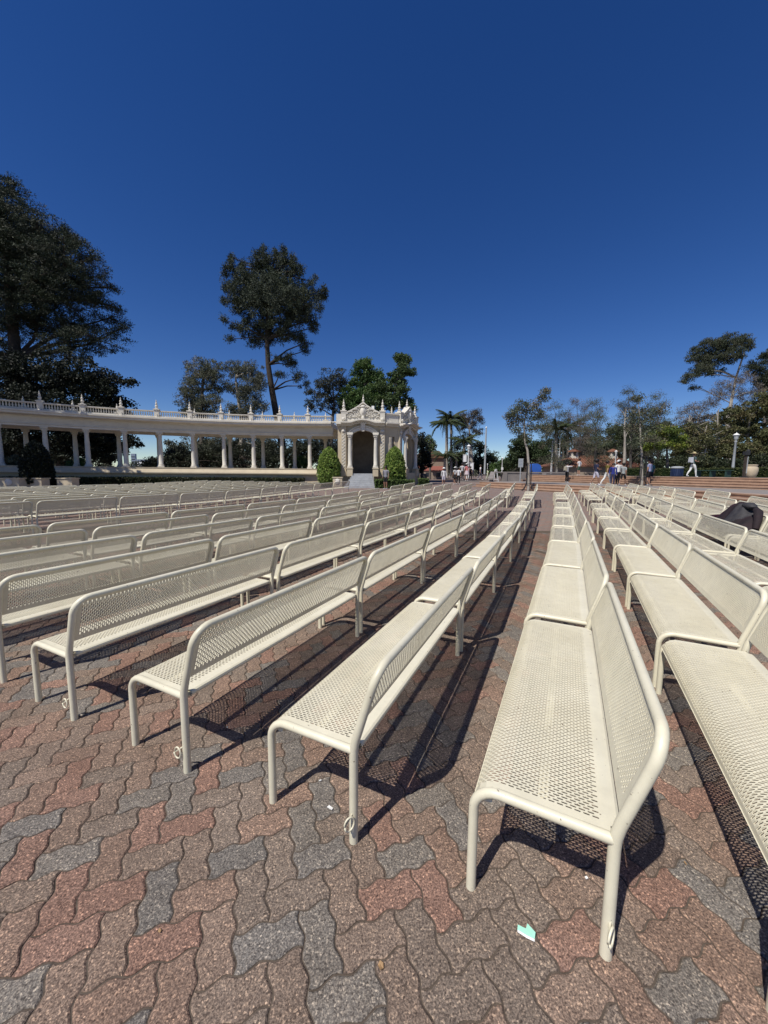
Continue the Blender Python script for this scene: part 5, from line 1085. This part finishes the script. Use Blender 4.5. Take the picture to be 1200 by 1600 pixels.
    if hat:
        hm = MB(); br = .13 if hat != 'cap' else .075; hm.lathe([(br*h, .948*h), (br*h, .955*h), (.066*h, .965*h), (.06*h, 1.0*h), (.03*h, 1.018*h)], n=14)
        if hat == 'cap': hm.box((0, .1*h, .955*h), (.09*h, .08*h, .008*h))
        hm.build('hat', {'straw': M_STRAW, 'white': M_WHITE, 'cap': M_WHITE}[hat], root, smooth=True)
    if skirt: sm = MB(); sm.lathe([(.098*h, .58*h), (.12*h, .48*h), (.145*h, .36*h), (.14*h, .36*h), (.08*h, .56*h)], n=16); sm.build('skirt', cloth(bottom), root, smooth=True)
    if bag is not None:
        bm2 = MB(); bm2.box((0, -.105*h, .69*h), (.17*h, .09*h, .22*h), taper=.85); bm2.box((0, -.155*h, .66*h), (.12*h, .03*h, .1*h)); bo = tag(bm2.build('backpack', cloth(bag)), 'backpack worn by the '+label.split(' in ')[0] if False else 'small backpack on the back of the '+{1081: 'man in the straw hat', 885: 'photographer'}.get(px, 'walker'), 'backpack'); bo.location = root.location; bo.rotation_euler = root.rotation_euler
    return root
Wt, Bk, Nv, Gy = (.62, .62, .64), (.018, .018, .02), (.03, .035, .07), (.22, .22, .25)
LEFT, RIGHT, AWAY, TO = R(90), R(-90), 0, R(180)
person(602.5, 764, 27.9, 1.74, R(150), 'man in grey t-shirt and black shorts standing by the clipped hedge', Gy, Bk, shorts=True, arms='down', build=1.12, skin=M_SKIND)
person(693, 758.5, 34, 1.6, R(170), 'woman in white shirt and shorts with sun hat, walking alone', Wt, (.45, .43, .5), shorts=True, hat='white', stride=.05, long_sleeve=True)
person(711, 757, 36, 1.7, R(20), 'person in white top and black skirt, left of the strolling group', (.5, .5, .52), Bk, skirt=True, hat='white', shorts=True)
person(716, 757, 35, 1.66, R(-30), 'person in white t-shirt and black trousers, middle of the strolling group', Wt, Bk, stride=.06)
person(721.5, 756.5, 36.5, 1.7, R(-10), 'person in pale shirt and dark trousers, right behind the strolling group', (.48, .46, .47), (.06, .055, .06), stride=.05)
person(729, 758.5, 34.5, 1.62, R(10), 'person in pink checked shirt and white hat with pale skirt', (.55, .2, .2), (.5, .42, .45), hat='white', skirt=True, shorts=True)
person(734.5, 757.5, 35, 1.35, R(-40), 'short person in black beside the pink checked shirt', Bk, Bk, stride=.08)
person(750, 755, 40, 1.62, R(-90), 'man in white shirt and grey trousers walking with a child', Wt, (.1, .105, .13), stride=.13, hair=M_BARK)
person(761.5, 755.5, 39, 1.15, R(-80), 'child in pale green clothes walking beside the man', (.5, .56, .38), (.5, .55, .4), stride=.1)
person(885, 754, 30.5, 1.66, R(-70), 'photographer in white top and black trousers raising both arms', Wt, Bk, arms='out', bag=(.35, .32, .25), z0=PZ1)
person(904, 744, 33, 1.5, R(20), 'small person in white t-shirt on the upper plaza', (.66, .66, .66), (.06, .1, .07), shorts=True, z0=PZ2)
person(930, 758.5, 24.2, 1.66, R(-90), 'tall man with afro hair in navy shirt and pale shorts', Nv, (.5, .48, .56), shorts=True, afro=True, stride=.12, arms='bent', skin=M_SKIND, shoes=(.75, .75, .75), z0=PZ1)
person(947, 759.5, 24, 1.58, R(-90), 'woman in olive top and white trousers taking a long step', (.14, .11, .03), (.7, .7, .68), stride=.17, arms='down', z0=PZ1)
person(956.5, 759, 23.6, 1.42, R(150), 'person in royal blue jacket with dark trousers', (.03, .04, .2), (.03, .035, .08), long_sleeve=True, z0=PZ1)
person(964.5, 758.5, 24, 1.62, R(10), 'man in white shirt, white cap and black trousers', (.68, .68, .68), Bk, hat='cap', build=1.1, long_sleeve=True, z0=PZ1)
person(972.5, 758.5, 23.8, 1.45, R(-60), 'person in grey t-shirt and black shorts stepping forward', (.3, .32, .32), Bk, shorts=True, stride=.14, bag=None, skin=M_SKIND, z0=PZ1)
person(1012.5, 758, 24.2, 1.72, R(30), 'man in pale blue shirt and black shorts beside the staked tree', (.3, .33, .5), Bk, shorts=True, build=1.08, z0=PZ1)
person(1016, 757, 25.6, 1.66, R(10), 'person in teal shirt half hidden behind the pale blue shirt', (.04, .13, .17), (.03, .03, .035), shorts=True, z0=PZ1)
person(1081, 746, 24.6, 1.62, R(-90), 'man in straw hat, green shirt and white trousers striding right', (.06, .09, .09), (.7, .7, .68), hat='straw', stride=.13, arms=('down', 'bent'), bag=(.5, .52, .56), z0=PZ2)

# ------------------------------------------------------------------ small things near the camera
def jacket():
    b_ = ROWS['R2'][4]; mw = Matrix.Translation(b_.location) @ b_.rotation_euler.to_matrix().to_4x4()
    t = thing('jacket', 'black and maroon jacket heaped over a bench back', 'jacket', mw @ Vector((.3, .9, .456))); t.rotation_euler = mw.to_euler()
    nx_, ny_ = 54, 96; V_, F_, mi = [], [], []
    sm = lambda a, b, x: (lambda q: q*q*(3-2*q))(min(max((x-a)/(b-a), 0), 1))
    def hump(y, c, w): return math.exp(-((y-c)/w)**2)
    def hgt(x, y):
        e = min(1, .75*hump(y, .62, .34)+.62*hump(y, 1.05, .3)+.30*hump(y, 1.45, .28)+.35*hump(y, .18, .16))
        ridge = sm(.05, .46, x)*(.47 if x < .6 else .47-(x-.6)*1.6)
        z = e*(.10+ridge*1.0)*sm(-.02, .06, x)
        fold = .035*abs(math.sin(7*y+5*x))+.03*abs(math.sin(13*y-9*x+1.2))+.016*abs(math.sin(23*y+17*x))
        return z+e*fold-.03*(1-e)
    for i in range(nx_+1):
        for j in range(ny_+1):
            x = -.02+.72*i/nx_; y = .0+1.72*j/ny_
            edge = .5+.5*math.sin(5*y+1)+.3*math.sin(11*y)
            xx = x-.05*edge*sm(.2, -.02, x); V_.append((xx-.3, y-.9+.02*math.sin(14*x+3*y), max(hgt(x, y), .006)))
    for i in range(nx_):
        for j in range(ny_):
            q = [i*(ny_+1)+j, (i+1)*(ny_+1)+j, (i+1)*(ny_+1)+j+1, i*(ny_+1)+j+1]
            if max(V_[a][2] for a in q) < .02: continue
            F_.append(q); y = 1.72*j/ny_; x = i/nx_; mi.append(1 if y > 1.0+.12*math.sin(9*x) else 2 if .42+.06*math.sin(8*x) < y < .72 else 0)
    M_MAR = mat('maroon_cloth', (.045, .014, .022), rough=.75, spec=.25, col2=(.028, .01, .015), nscale=9, bump=.3, bscale=40); M_SHEEN = mat('grey_sheen_cloth', (.05, .048, .052), rough=.7, spec=.3, col2=(.03, .028, .032), nscale=12, bump=.3, bscale=40)  # the grey puts the sheen of the folds into the cloth colour
    mb = MB(); mb.add(V_, F_); mb.m = mi; me = mb.mesh('cloth', [M_JACKET, M_MAR, M_SHEEN], True, 180); bm2 = bmesh.new(); bm2.from_mesh(me); bmesh.ops.delete(bm2, geom=[v for v in bm2.verts if not v.link_faces], context='VERTS'); bm2.to_mesh(me); bm2.free()
    o = link('cloth', me, t); so = o.modifiers.new('thick', 'SOLIDIFY'); so.thickness = .014; so.offset = -1
    mb = MB(); mb.tube([Vector((.22, -.55, .44)), Vector((.2, -.68, .42)), Vector((.16, -.8, .3)), Vector((.12, -.86, .12))], [.06, .07, .065, .05], 10); mb.build('sleeve', M_JACKET, t, smooth=True)
    mb = MB(); mb.tube([Vector((-.02, .2, .2)), Vector((-.1, .45, .14)), Vector((-.17, .68, .075)), Vector((-.2, .86, .05))], [.07, .075, .065, .05], 10); mb.build('sleeve', M_MAR, t, smooth=True)
    mb = MB(); mb.ball((.2, -.3, .50), (.1, .2, .075), 14); mb.build('hood', M_SHEEN, t, smooth=True)
jacket()
def scrap(name, label, px, py, w_, l_, rz, m_, pts=None):
    p = atz(px, py, .001); t = MB(); rg_ = random.Random(px); pts = pts or [(-.5, -.4), (.5, -.5), (.45, .4), (-.4, .5)]
    top = [Vector((x*w_*math.cos(rz)-y*l_*math.sin(rz), x*w_*math.sin(rz)+y*l_*math.cos(rz), .004+rg_.uniform(0, .008))) for x, y in pts]; n = len(top)
    t.add(top+[v-Vector((0, 0, .003)) for v in top], [tuple(range(n)), tuple(range(2*n-1, n-1, -1))]+[(i, n+i, n+(i+1) % n, (i+1) % n) for i in range(n)])
    o = t.build(name, m_); o.location = (p.x, p.y, .0); return tag(o, label, 'litter')
p = atz(824, 1460, .001); t = thing('paper_scrap', 'torn mint green paper scrap on the pavers beside the nearest bench leg', 'litter', (p.x, p.y, .001))
mb = MB(); mb.add([(-.031, .012, .002), (-.005, -.004, .003), (.02, -.014, .002), (.027, -.003, .013), (.006, .018, .02), (-.003, .008, .013), (-.027, .02, .012)], [(0, 1, 5, 6), (1, 2, 3, 4, 5)]); o = mb.build('sheet', M_MINT, t); so = o.modifiers.new('t', 'SOLIDIFY'); so.thickness = .0008
mb = MB(); mb.add([(-.031, .012, .0022), (-.004, -.0045, .003), (.02, -.0145, .0022), (.017, -.021, .001), (-.006, -.011, .001), (-.0325, .006, .001)], [(0, 5, 4, 1), (1, 4, 3, 2)]); o = mb.build('white_fold', M_PAPER, t); so = o.modifiers.new('t', 'SOLIDIFY'); so.thickness = .0008
scrap('paper_scrap', 'white paper scrap between the legs of the bench', 516, 1264, .03, .014, -.5, M_PAPER)
scrap('paper_scrap', 'tiny white scrap above the larger white paper scrap', 500, 1221, .014, .011, .3, M_PAPER)
scrap('dry_leaf', 'small tan dry leaf on the pavers at the bottom of the view', 595, 1511, .02, .024, .4, mat('dry_leaf', (.32, .2, .1), rough=.8), [(-.3, -.5), (.3, -.4), (.5, .1), (.1, .5), (-.4, .3)])
scrap('paper_scrap', 'tiny pale crumb behind the nearest bench leg', 916, 1374, .01, .009, .2, M_PAPER)

lit = MB(); rl = random.Random(12)
for k in range(34):
    x, y = rl.uniform(-2.6, 2.2), rl.uniform(.8, 4.2)
    if abs(x) > y*1.05+.2: continue
    a = rl.uniform(0, 6.3); l_ = rl.uniform(.006, .017); w_ = l_*rl.uniform(.3, .6); z = .0035; c_, s_ = math.cos(a), math.sin(a)
    P_ = [(-l_, 0), (-l_*.2, -w_), (l_, -w_*.1), (l_*.3, w_)]
    lit.add([(x+p*c_-q*s_, y+p*s_+q*c_, z+rl.uniform(0, .005)) for p, q in P_], [(0, 1, 2, 3)], 0 if rl.random() < .94 else 1)
o = lit.build('leaf_litter', [bpy.data.materials['dry_leaf'], M_PAPER]); tag(o, 'scattered tiny dry leaf bits and crumbs on the pavers', 'litter', kind='stuff'); so = o.modifiers.new('t', 'SOLIDIFY'); so.thickness = .0008
